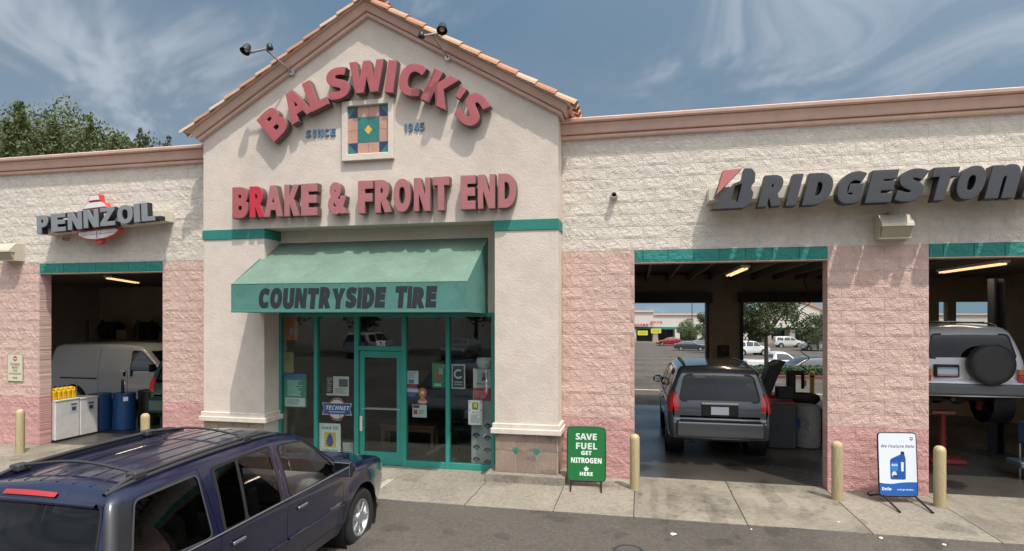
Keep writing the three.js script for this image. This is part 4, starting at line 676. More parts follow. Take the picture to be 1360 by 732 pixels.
// S.sides: [{key, poly, mat, name, part}] cut in order; S.tops the same in (length along the outline, z)
function vehicle(name, label, category, S, px, py, pz, heading, group) {
  const v = thing(name, label, category, px, py, pz, heading, group), sh = shell(S);
  const xs = [], nx = S.nx || 70, ny = S.ny || 18; for (let i = 0; i <= nx; i++) { const t = i / nx; xs.push(lerp(sh.x0, sh.x1, t - 0.055 * Math.sin(2 * Math.PI * t) / 1)); }
  xs[0] = sh.x0 + 1e-4; xs[nx] = sh.x1 - 1e-4;
  const bot = (x) => { const B = S.bottom; for (let i = 1; i < B.length; i++) if (x <= B[i][0]) return lerp(B[i - 1][1], B[i][1], Math.max(0, (x - B[i - 1][0]) / (B[i][0] - B[i - 1][0]))); return B[B.length - 1][1]; };
  const cells = [], yr = xs.map((x) => { const b = bot(x), t = Math.max(b + 0.01, sh.yTop(x)); return Array.from({ length: ny + 1 }, (_, j) => { const u = j / ny; return lerp(b, t, u < 0.8 ? u * 1.09 : 0.872 + (u - 0.8) * 0.64); }); });
  for (let i = 0; i < nx; i++) for (let j = 0; j < ny; j++) cells.push([[xs[i], yr[i][j]], [xs[i + 1], yr[i + 1][j]], [xs[i + 1], yr[i + 1][j + 1]], [xs[i], yr[i][j + 1]]]);
  const arches = S.axles.map((x) => ({ poly: circlePoly(x, S.wheelR + (S.archUp || 0.0), S.archR) }));
  const cut = cutCells(cells, [...(S.sides || []), ...arches.slice(0, 0), ...[]].length ? [...arches, ...(S.sides || [])] : arches);
  const tcells = [], nl = S.nl || 120, nz = 12, tl = []; for (let i = 0; i <= nl; i++) tl.push(sh.total * i / nl);
  for (let i = 0; i < nl; i++) { const a = sh.topW(tl[i]), b = sh.topW(tl[i + 1]); for (let j = 0; j < nz; j++) { const s = -1 + 2 * j / nz, t = -1 + 2 * (j + 1) / nz; tcells.push([[tl[i], s * a], [tl[i + 1], s * b], [tl[i + 1], t * b], [tl[i], t * a]]); } }
  const tops = (S.tops ? S.tops(sh) : []), tcut = cutCells(tcells, tops);
  const body = [];
  for (const s of [0, 1]) body.push(piecesGeo(cut.get('body'), sh.side, 0, s));
  body.push(piecesGeo(tcut.get('body'), sh.topP, 0, 0));
  mesh('body', merge(body), S.paint, v);
  const hold = {};
  for (const r of S.sides || []) for (const s of [0, 1]) {
    if (!r.key || r.used === 'skip') continue; const pcs = cut.get(r.key); if (!pcs) continue; if (r.onlySide !== undefined && r.onlySide !== s) continue;
    const par = r.in && hold[r.in + s] ? hold[r.in + s] : v, m = mesh(r.name, piecesGeo(pcs, sh.side, r.off ?? 0, s), r.mat, par); hold[r.key + s] = m;
    if (r.trim) mesh('trim', piecesGeo(ringPieces(r.poly, r.trim), sh.side, 0.005, s), r.trimMat || M.black, par);
  }
  const doneTop = new Set();
  for (const r of tops) { if (!r.key || doneTop.has(r.key)) continue; doneTop.add(r.key); const pcs = tcut.get(r.key); if (!pcs) continue; const m = mesh(r.name, piecesGeo(pcs, sh.topP, r.off ?? 0, 0), r.mat, v); if (r.trim) mesh('trim', piecesGeo(ringPieces(r.poly, r.trim), sh.topP, 0.004, 0), r.trimMat || M.black, m); hold[r.key] = m; }
  // liner behind the skin seams, floor and wheel wells
  if (S.liner !== false) { const lc = cutCells(cells, [...arches, ...(S.sides || []).filter((r) => r.glass)]); const lg = []; for (const s of [0, 1]) lg.push(piecesGeo(lc.get('body').filter((p) => p.every((q) => q[1] < S.belt + 0.02)), sh.side, -0.02, s)); mesh('inner_panel', merge(lg), S.linerMat || M.dark, v); }
  const un = []; for (const x of S.axles) for (const s of [-1, 1]) { const g = new THREE.CylinderGeometry(S.archR + 0.02, S.archR + 0.02, 0.34, 20, 1, true, 0, Math.PI).rotateZ(Math.PI / 2).rotateY(Math.PI / 2); const w = S.W(x, S.wheelR + 0.2) - 0.19; un.push(new THREE.CylinderGeometry(S.archR + 0.015, S.archR + 0.015, 0.34, 20, 1, true).rotateX(Math.PI / 2).translate(x, S.wheelR, s * w)); }
  mesh('wheel_wells', merge(un), M.black, v).userData.kind = 'stuff';
  mesh('underbody', box(sh.x0 + 0.25, sh.x1 - 0.25, Math.min(...S.bottom.map((b) => b[1])) + 0.02, Math.min(...S.bottom.map((b) => b[1])) + 0.16, -S.hw + 0.32, S.hw - 0.32), M.black, v);
  wheelSet(v, S);
  return { v, sh, hold };
}
const carPaint = (c, rough = 0.32, metal = 0.25) => new THREE.MeshPhysicalMaterial({ color: lin(...c), roughness: rough, metalness: metal, clearcoat: 1, clearcoatRoughness: 0.04 });
const tint = (t) => new THREE.MeshPhysicalMaterial({ color: lin(t, t * 1.04, t * 1.02), roughness: 0, transmission: 1, thickness: 0, ior: 1.5 });
const darkGlass = new THREE.MeshPhysicalMaterial({ color: lin(0.012, 0.014, 0.015), roughness: 0.03, metalness: 0, clearcoat: 1, clearcoatRoughness: 0.02, ior: 1.5 });
const redLens = new THREE.MeshPhysicalMaterial({ color: lin(0.66, 0.03, 0.025), roughness: 0.18, clearcoat: 1 });
const clearLens = new THREE.MeshPhysicalMaterial({ color: lin(0.6, 0.6, 0.6), roughness: 0.1, clearcoat: 1 });
// half width: straight sides, pulled in above the belt, tucked at the sill, rounded in plan at the ends
function widthFn(o) {
  return (x, y) => {
    const e = Math.max(0, (Math.abs(x - o.cx) - o.flat) / (o.half - o.flat)), plan = 1 - (x > o.cx ? o.front : o.rear) * e * e;
    const up = Math.max(0, y - o.belt), lo = Math.max(0, o.mid - y);
    let w = o.hw * plan - o.tum * up - (o.tum2 || 0) * up * up - o.tuck * lo * lo * 4;
    if (o.shoulder) w += o.shoulder * Math.exp(-(((y - o.belt + 0.07) / 0.07) ** 2));
    if (o.flare) for (const a of o.axles) { const d = Math.hypot(x - a, y - 0.38); w += o.flare * sstep(0.66, 0.42, d); }
    return w;
  };
}
const strip = (a, b, w = 0.007) => { const dx = b[0] - a[0], dy = b[1] - a[1], l = Math.hypot(dx, dy), nx = -dy / l * w / 2, ny = dx / l * w / 2; return [[a[0] + nx, a[1] + ny], [b[0] + nx, b[1] + ny], [b[0] - nx, b[1] - ny], [a[0] - nx, a[1] - ny]]; };
const rectP = (a, b, c, d) => [[a, c], [b, c], [b, d], [a, d]];
function seat(par, x, z, mat) { const s = sub('seat', par, x, 0.55, z); mesh('cushion', rbox(-0.25, 0.25, 0, 0.18, -0.25, 0.25, 0.07), mat, s); const b = mesh('backrest', rbox(-0.08, 0.08, 0, 0.62, -0.24, 0.24, 0.07), mat, s); b.position.set(-0.22, 0.1, 0); b.rotation.z = 0.22; const h = mesh('headrest', rbox(-0.05, 0.05, 0, 0.19, -0.13, 0.13, 0.045), mat, s); h.position.set(-0.38, 0.72, 0); h.rotation.z = 0.15; }
{ // dark blue SUV parked nose-in
  const paint = carPaint([0.003, 0.005, 0.028], 0.28, 0.0), ax = [-1.43, 1.44];
  const W = widthFn({ cx: 0, half: 2.44, flat: 1.55, front: 0.17, rear: 0.035, hw: 0.945, belt: 1.10, tum: 0.36, tum2: 0.12, mid: 0.75, tuck: 0.10, shoulder: 0.012, flare: 0.025, axles: ax });
  const gF = roundPoly([[-0.15, 1.125], [0.82, 1.135], [0.72, 1.27], [0.40, 1.575], [-0.07, 1.615]], 0.05), gR1 = roundPoly([[-0.82, 1.125], [-0.31, 1.125], [-0.24, 1.62], [-0.70, 1.625]], 0.035), gR2 = roundPoly([[-1.12, 1.13], [-0.86, 1.127], [-0.74, 1.622], [-1.02, 1.61]], 0.03), gQ = roundPoly([[-2.08, 1.16], [-1.30, 1.13], [-1.24, 1.615], [-1.88, 1.59]], 0.05);
  const gR = roundPoly([[-1.15, 1.105], [-0.28, 1.10], [-0.21, 1.64], [-1.05, 1.63]], 0.03);
  const tR = tint(0.20), tF = tint(0.80);
  const S = {
    path: [[-2.43, 0.40], [-2.432, 0.55], [-2.43, 0.68], [-2.37, 0.715], [-2.355, 0.85], [-2.33, 1.05], [-2.28, 1.14], [-2.17, 1.40], [-2.09, 1.58], [-2.05, 1.64], [-1.97, 1.675], [-1.7, 1.70], [-1.2, 1.722], [-0.6, 1.73], [-0.1, 1.72], [0.22, 1.685], [0.40, 1.64], [0.75, 1.38], [1.04, 1.155], [1.12, 1.115], [1.65, 1.075], [2.12, 1.01], [2.30, 0.94], [2.375, 0.84], [2.40, 0.70], [2.43, 0.60], [2.44, 0.38]],
    bottom: [[-2.43, 0.40], [-1.9, 0.36], [-1.0, 0.33], [1.0, 0.33], [1.9, 0.36], [2.44, 0.38]], belt: 1.10, hw: 0.945, W, axles: ax, wheelR: 0.375, rimR: 0.235, archR: 0.445, archUp: 0.01, track: 1.66, spokes: 6, paint, nx: 90, ny: 22, nl: 170, n: 220,
    rad: (x, y) => (y > 1.2 ? (x < -1.95 ? 0.06 : 0.085) : x > 1.2 ? 0.09 : 0.12), bulge: (x, y) => (y > 1.15 ? 0.035 : x > 1.2 && y > 0.9 ? 0.03 : 0.06),
    sides: [
      { key: 'gF', poly: gF, mat: tF, name: 'window', off: -0.004, glass: 1, trim: 0.014 }, { key: 'gR1', poly: gR1, mat: tR, name: 'window', off: -0.004, glass: 1 }, { key: 'gR2', poly: gR2, mat: tR, name: 'window', off: -0.004, glass: 1 }, { key: 'gQ', poly: gQ, mat: tR, name: 'window', off: -0.004, glass: 1, trim: 0.016, trimMat: std([0.05, 0.05, 0.05], 0.35) },
      { key: 'sash', poly: gR, mat: M.black, name: 'window_frame', off: 0.002, trim: 0.008 },
      { poly: strip([-0.22, 0.46], [-0.22, 1.06]) }, { poly: strip([-0.22, 1.06], [-0.16, 1.66]) }, { poly: strip([0.96, 0.50], [0.95, 1.10]) }, { poly: strip([-0.22, 0.46], [0.96, 0.46]) }, { poly: strip([-0.98, 0.46], [-0.22, 0.46]) }, { poly: strip([-1.21, 0.86], [-1.20, 1.66]) }, { poly: strip([-0.96, 0.50], [-1.21, 0.86]) },
      { key: 'handleDishF', poly: rectP(-0.06, 0.12, 0.945, 1.0), mat: M.black, name: 'handle_recess', off: -0.006 }, { key: 'handleDishR', poly: rectP(-1.08, -0.90, 0.955, 1.01), mat: M.black, name: 'handle_recess', off: -0.006 },
      { key: 'doorF', poly: [[-0.22, 0.46], [0.96, 0.46], [0.95, 1.10], [-0.22, 1.10]], mat: paint, name: 'door' }, { key: 'doorR', poly: [[-0.94, 0.46], [-0.225, 0.46], [-0.225, 1.09], [-1.20, 1.09], [-1.20, 0.86]], mat: paint, name: 'door' },
      { key: 'tail', poly: rectP(-2.40, -2.20, 0.86, 1.13), mat: redLens, name: 'taillight' }, { key: 'head', poly: rectP(2.20, 2.40, 0.74, 0.92), mat: clearLens, name: 'headlight' },
      { key: 'dpillar', poly: [[-2.30, 1.15], [-2.09, 1.15], [-1.91, 1.59], [-2.06, 1.62]], mat: std([0.022, 0.022, 0.025], 0.16), name: 'pillar_trim', off: 0.002 },
    ],
    tops: (h) => {
      const L = h.lenAt, q = (a, b, z0, z1, r = 0.05) => roundPoly([[a, -z0], [b, -z1], [b, z1], [a, z0]], r);
      return [{ key: 'rearWin', poly: q(L(-2.27, 1.15), L(-2.08, 1.595), 0.77, 0.65, 0.07), mat: tint(0.22), name: 'rear_window', off: -0.003, trim: 0.02 }, { key: 'wind', poly: q(L(0.42, 1.63), L(1.02, 1.165), 0.555, 0.735, 0.06), mat: tF, name: 'windshield', off: -0.003, trim: 0.02 },
        { key: 'stop', poly: q(L(-2.062, 1.635), L(-2.028, 1.652), 0.24, 0.24, 0.008), mat: new THREE.MeshPhysicalMaterial({ color: lin(0.36, 0.018, 0.018), roughness: 0.25, clearcoat: 1 }), name: 'stop_lamp', off: 0.012 },
        { key: 'grille', poly: q(L(2.32, 0.92), L(2.39, 0.74), 0.45, 0.45, 0.03), mat: M.blackMetal, name: 'grille', off: -0.01 }, { poly: q(L(1.10, 1.125), L(1.11, 1.121), 0.7, 0.7, 0.002) }];
    },
  };
  const { v, sh, hold } = vehicle('suv', 'dark blue SUV with roof rack parked nose-in by the entrance', 'SUV', S, -4.46, -0.22, 4.56, Math.PI / 2);
  const grey = std([0.035, 0.033, 0.036], 0.6), up = (x, z, o = 0) => { const l = sh.lenAt(x, sh.yTop(x)); return sh.topP(l, z, o); };
  for (const s of [-1, 1]) {
    const P = []; for (let k = 0; k <= 10; k++) { const x = lerp(-1.97, 0.10, k / 10), e = k === 0 || k === 10; const p = up(x, s * 0.585, e ? 0.0 : 0.035); P.push([p[0], p[1], p[2]]); }
    mesh('roof_rail', tube(P, 0.016, 40, 8), grey, v);
    const Q = []; for (let k = 0; k <= 8; k++) { const x = lerp(-2.0, 0.05, k / 8), p = up(x, s * 0.60, 0.004); Q.push([p[0], p[1], p[2]]); } mesh('rail_base', tube(Q, 0.018, 30, 6), grey, v);
    for (let k = 1; k < 4; k++) { const z = s * (k - 0.5) * 0.155; const R = []; for (let i = 0; i <= 8; i++) { const p = up(lerp(-1.92, 0.05, i / 8), z, -0.004); R.push([p[0], p[1], p[2]]); } mesh('roof_rib', tube(R, 0.010, 24, 6), paint, v); }
    const m = sub('mirror', v, 0.80, 1.18, s * 0.99); mesh('mirror_shell', new THREE.SphereGeometry(1, 20, 14).scale(0.085, 0.10, 0.135).translate(0, 0.01, s * 0.06), paint, m); mesh('mirror_arm', rbox(-0.03, 0.05, -0.06, 0.0, -0.06, 0.06, 0.02).translate(0, 0, -s * 0.05), M.black, m);
    mesh('mirror_glass', rbox(-0.076, -0.066, -0.07, 0.085, -0.10, 0.10, 0.004).translate(-0.012, 0.0, s * 0.06), std([0.7, 0.72, 0.72], 0.03, { metalness: 1 }), m); mesh('mirror_bezel', rbox(-0.074, -0.02, -0.085, 0.10, -0.118, 0.118, 0.02).translate(0, 0, s * 0.06), M.black, m);
    for (const [x, y, k] of [[0.03, 0.975, 'doorF'], [-0.99, 0.985, 'doorR']]) { const p = sh.side(x, y, 0.016); mesh('handle', rbox(-0.085, 0.085, -0.016, 0.016, -0.012, 0.012, 0.011).translate(p[0], p[1], s * p[2]), std([0.28, 0.30, 0.38], 0.25, { metalness: 0.7 }), hold[k + (s > 0 ? 0 : 1)]); }
    for (const k of ['doorF', 'doorR']) { const P2 = [], a = k === 'doorF' ? [-0.2, 0.94] : [-0.95, -0.24]; for (let i = 0; i <= 5; i++) { const p = sh.side(lerp(a[0], a[1], i / 5), 0.70, 0.006); P2.push([p[0], p[1], s * p[2]]); } mesh('side_moulding', tube(P2, 0.014, 12, 6), paint, hold[k + (s > 0 ? 0 : 1)]); }
    const belt = []; for (let i = 0; i <= 10; i++) { const p = sh.side(lerp(-2.1, 0.85, i / 10), 1.112, 0.004); belt.push([p[0], p[1], s * p[2]]); } mesh('belt_strip', tube(belt, 0.008, 40, 6), std([0.12, 0.12, 0.13], 0.4), v);
  }
  { const bt = []; const n = 'TrailBlazer'; let x = 0; for (const ch of n) { const w = 'il'.includes(ch) ? 0.010 : 0.024; bt.push(glyph(ch, w, 'TlBi'.includes(ch) ? 0.036 : 0.028, 0.004, 0.01, fontR).translate(x + w / 2, 0, 0)); x += w + 0.006; } const p = sh.side(0.66, 0.74, 0.004); const m = mesh('door_badge', merge(bt), M.steel, hold.doorF0); m.position.set(p[0] - x / 2 + 0.1, 0.735, p[2] + 0.003); m.userData.kind = 'stuff'; }
  for (const x of [-1.70, -0.40]) { const P = []; for (let k = 0; k <= 10; k++) { const z = lerp(-0.585, 0.585, k / 10), p = up(x, z, 0.05 + 0.02 * Math.sin(Math.PI * k / 10)); P.push([p[0] + 0.02 * Math.sin(Math.PI * k / 10), p[1], z]); } mesh('crossbar', tube(P, 0.012, 30, 8), grey, v); for (const s of [-1, 1]) { const p = up(x, s * 0.57, 0.04); mesh('bar_foot', rbox(-0.06, 0.06, -0.035, 0.025, -0.05, 0.05, 0.018).translate(p[0], p[1], p[2]), grey, v); } }
  // spoiler lip over the rear glass
  { const P = []; for (let k = 0; k <= 8; k++) { const z = lerp(-0.62, 0.62, k / 8), p = sh.topP(sh.lenAt(-2.07, 1.615), z, 0.012); P.push([p[0] - 0.012, p[1], p[2]]); } mesh('spoiler_lip', tube(P, 0.018, 24, 8), paint, v); }
  const wp = mesh('rear_wiper', merge([bar([-2.30, 1.13, 0.05], [-2.235, 1.22, -0.32], 0.009), cyl(0.025, 0.025, 0.03).rotateZ(1.57).translate(-2.315, 1.12, 0.05)]), M.black, v);
  mesh('rear_bumper', rbox(-2.50, -2.36, 0.42, 0.70, -0.74, 0.74, 0.05, 3), std([0.03, 0.03, 0.034], 0.5), v);
  mesh('license_plate', rbox(-2.392, -2.38, 0.80, 0.95, -0.155, 0.155, 0.004), M.white, v);
  mesh('front_bumper', rbox(2.30, 2.47, 0.40, 0.58, -0.70, 0.70, 0.06, 3), paint, v);
  { const P = []; for (let i = 0; i <= 6; i++) { const p = sh.topP(sh.lenAt(-2.352, 0.80), lerp(-0.76, 0.76, i / 6), 0.002); P.push([p[0], p[1], p[2]]); } mesh('tailgate_seam', tube(P, 0.004, 20, 5), M.black, v); const f = sh.side(-1.72, 0.98, 0.002); mesh('fuel_door', rbox(-0.08, 0.08, -0.08, 0.08, -0.003, 0.003, 0.003).translate(f[0], f[1], -f[2]), paint, v); mesh('antenna', bar([1.35, 1.08, 0.74], [1.22, 1.75, 0.75], 0.004), M.black, v); for (const z of [0.15, -0.45]) mesh('wiper', bar([1.03, 1.19, z], [0.86, 1.33, z - 0.42], 0.008), M.black, v); }
  // cabin
  const cloth = std([0.10, 0.095, 0.09], 0.9); seat(v, 0.05, 0.38, cloth); seat(v, 0.05, -0.38, cloth); seat(v, -0.92, 0.36, cloth); seat(v, -0.92, -0.36, cloth);
  mesh('dashboard', rbox(0.58, 0.98, 0.72, 1.08, -0.74, 0.74, 0.09), std([0.14, 0.14, 0.13], 0.75), v); mesh('cabin_floor', box(-2.1, 1.2, 0.42, 0.5, -0.75, 0.75), M.dark, v); mesh('headliner', box(-1.9, 0.45, 1.625, 1.635, -0.5, 0.5), std([0.4, 0.38, 0.35], 0.9), v);
  mesh('steering_wheel', new THREE.TorusGeometry(0.19, 0.016, 8, 28).rotateY(Math.PI / 2).rotateZ(-0.4).translate(0.48, 1.0, -0.38), M.black, v); mesh('cargo_cover', box(-2.1, -1.0, 0.98, 1.0, -0.7, 0.7), M.dark, v);
}

// ------------------------------------------------------------------ vehicles in the bays
function suvSpec(paint, o = {}) {
  const ax = [-1.36, 1.40], W = widthFn({ cx: 0, half: 2.39, flat: 1.6, front: 0.16, rear: 0.06, hw: 0.96, belt: 1.12, tum: 0.30, tum2: 0.1, mid: 0.75, tuck: 0.08, shoulder: 0.01, flare: 0.015, axles: ax });
  const tR = o.glass || tint(0.25), tF = o.glass || tint(0.7);
  return {
    path: [[-2.39, 0.45], [-2.392, 0.60], [-2.38, 0.76], [-2.335, 0.79], [-2.325, 0.95], [-2.30, 1.10], [-2.20, 1.45], [-2.15, 1.62], [-2.10, 1.70], [-2.02, 1.745], [-1.7, 1.775], [-0.8, 1.79], [0.0, 1.775], [0.42, 1.72], [0.62, 1.64], [1.15, 1.20], [1.25, 1.14], [1.9, 1.06], [2.2, 0.97], [2.34, 0.82], [2.38, 0.62], [2.39, 0.42]],
    bottom: [[-2.39, 0.45], [-1.8, 0.38], [-1, 0.34], [1, 0.34], [1.9, 0.38], [2.39, 0.42]], belt: 1.12, hw: 0.96, W, axles: ax, wheelR: 0.365, archR: 0.43, track: 1.68, paint, nx: o.nx || 60, ny: o.ny || 16, nl: o.nl || 120, n: o.n || 160,
    rad: (x, y) => (y > 1.3 ? 0.075 : 0.09), bulge: (x, y) => (y > 1.2 ? 0.03 : 0.045),
    sides: [
      { key: 'gF', poly: roundPoly([[0.10, 1.15], [1.02, 1.165], [0.90, 1.30], [0.58, 1.60], [0.15, 1.65]], 0.04), mat: tF, name: 'window', off: -0.004, glass: 1, trim: 0.014 },
      { key: 'gR', poly: roundPoly([[-0.85, 1.15], [-0.0, 1.15], [0.05, 1.655], [-0.80, 1.66]], 0.04), mat: tR, name: 'window', off: -0.004, glass: 1, trim: 0.014 },
      { key: 'gQ', poly: roundPoly([[-1.98, 1.17], [-1.0, 1.155], [-0.97, 1.65], [-1.88, 1.63]], 0.05), mat: tR, name: 'window', off: -0.004, glass: 1, trim: 0.014 },
      { poly: strip([0.04, 0.48], [0.07, 1.70]) }, { poly: strip([1.14, 0.5], [1.13, 1.12]) }, { poly: strip([-0.92, 0.75], [-0.92, 1.70]) }, { poly: strip([-0.86, 0.48], [1.12, 0.48]) },
      { key: 'doorF', poly: [[0.045, 0.48], [1.14, 0.48], [1.13, 1.12], [0.055, 1.12]], mat: paint, name: 'door' }, { key: 'doorR', poly: [[-0.86, 0.48], [0.035, 0.48], [0.045, 1.12], [-0.92, 1.12], [-0.92, 0.76]], mat: paint, name: 'door' },
      { key: 'tail', poly: [[-2.36, 0.93], [-2.22, 0.93], [-2.20, 1.27], [-2.29, 1.27]], mat: o.lens || redLens, name: 'taillight', off: 0.004 }, { key: 'head', poly: rectP(2.15, 2.36, 0.78, 0.95), mat: clearLens, name: 'headlight' },
    ],
    tops: (h) => {
      const L = h.lenAt, q = (a, b, z0, z1, r = 0.05) => roundPoly([[a, -z0], [b, -z1], [b, z1], [a, z0]], r);
      const tl = (s) => ({ key: 'tl' + s, poly: [[L(-2.328, 0.93), s * 0.73], [L(-2.328, 0.93), s * 0.90], [L(-2.25, 1.27), s * 0.90], [L(-2.25, 1.27), s * 0.75]], mat: o.lens || redLens, name: 'taillight', off: 0.004 });
      return [{ key: 'rearWin', poly: q(L(-2.285, 1.16), L(-2.155, 1.60), 0.715, 0.61, 0.08), mat: o.glass || tint(0.45), name: 'rear_window', off: -0.003, trim: 0.03 }, { key: 'wind', poly: q(L(0.66, 1.61), L(1.14, 1.21), 0.59, 0.74, 0.06), mat: tF, name: 'windshield', off: -0.003, trim: 0.02 },
        { key: 'stop', poly: q(L(-2.105, 1.70), L(-2.08, 1.718), 0.13, 0.13, 0.006), mat: redLens, name: 'stop_lamp', off: 0.008 },
        { poly: q(L(-2.331, 0.84), L(-2.3315, 0.848), 0.72, 0.72, 0.002) }, tl(1), tl(-1)];
    },
  };
}
function suvDetails(v, sh, hold, paint, chrome) {
  mesh('rear_bumper', rbox(-2.46, -2.32, 0.46, 0.78, -0.80, 0.80, 0.06, 3), paint, v);
  mesh('bumper_step', rbox(-2.45, -2.31, 0.775, 0.80, -0.72, 0.72, 0.01), M.black, v);
  mesh('plate_recess', rbox(-2.385, -2.315, 0.87, 1.09, -0.33, 0.33, 0.02), M.black, v); mesh('license_plate', rbox(-2.392, -2.383, 0.90, 1.05, -0.16, 0.16, 0.004), std([0.62, 0.64, 0.68], 0.5), v); mesh('chrome_strip', rbox(-2.40, -2.31, 1.085, 1.125, -0.34, 0.34, 0.012), chrome ? M.steel : paint, v);
  for (const s of [-1, 1]) {
    const m = sub('mirror', v, 0.98, 1.20, s * 0.98); mesh('mirror_shell', new THREE.SphereGeometry(1, 16, 12).scale(0.07, 0.095, 0.12).translate(0, 0.01, s * 0.05), paint, m); mesh('mirror_glass', rbox(-0.075, -0.06, -0.06, 0.08, -0.085, 0.085, 0.004).translate(0, 0, s * 0.05), std([0.6, 0.62, 0.64], 0.05, { metalness: 1 }), m); mesh('mirror_arm', rbox(-0.02, 0.04, -0.05, 0.0, -0.05, 0.05, 0.015).translate(0, 0, -s * 0.05), M.black, m);
    for (const [x, k] of [[0.22, 'doorF'], [-0.72, 'doorR']]) { const p = sh.side(x, 1.0, 0.014); if (hold[k + (s > 0 ? 0 : 1)]) mesh('handle', rbox(-0.08, 0.08, -0.014, 0.014, -0.012, 0.012, 0.01).translate(p[0], p[1], s * p[2]), paint, hold[k + (s > 0 ? 0 : 1)]); }
    const P = []; for (let k = 0; k <= 8; k++) { const x = lerp(-1.85, 0.25, k / 8), p = sh.topP(sh.lenAt(x, sh.yTop(x)), s * 0.60, k === 0 || k === 8 ? 0 : 0.03); P.push([p[0], p[1], p[2]]); } mesh('roof_rail', tube(P, 0.018, 30, 6), M.blackMetal, v);
    mesh('exhaust_tip', cyl(0.04, 0.04, 0.14, 14, true).rotateZ(Math.PI / 2).translate(-2.38, 0.40, s * 0.52), M.steel, v);
  }
  mesh('rear_wiper', merge([bar([-2.30, 1.155, 0.0], [-2.285, 1.19, 0.30], 0.009), cyl(0.022, 0.022, 0.03).rotateZ(1.57).translate(-2.30, 1.15, 0)]), M.black, v);
  const cl = std([0.07, 0.065, 0.06], 0.9); for (const z of [-0.38, 0.38]) { seat(v, 0.22, z, cl); seat(v, -0.72, z, cl); } mesh('cabin_floor', box(-2.0, 1.15, 0.42, 0.5, -0.78, 0.78), M.dark, v); mesh('dashboard', rbox(0.72, 1.1, 0.72, 1.1, -0.72, 0.72, 0.08), M.dark, v);
}
{
  const p = carPaint([0.10, 0.105, 0.11], 0.35, 0.4), r = vehicle('suv', 'grey SUV with red tail lamps parked inside the middle service bay', 'SUV', suvSpec(p), 1.475, -0.003, -3.86, Math.PI / 2); suvDetails(r.v, r.sh, r.hold, p, true);
  const q = carPaint([0.035, 0.085, 0.085], 0.35, 0.3), t = vehicle('suv', 'teal SUV standing in the bay behind the oil drums', 'SUV', suvSpec(q, { nx: 44, ny: 12, nl: 90 }), -10.66, -0.003, -4.2, Math.PI / 2); suvDetails(t.v, t.sh, t.hold, q, false);
}
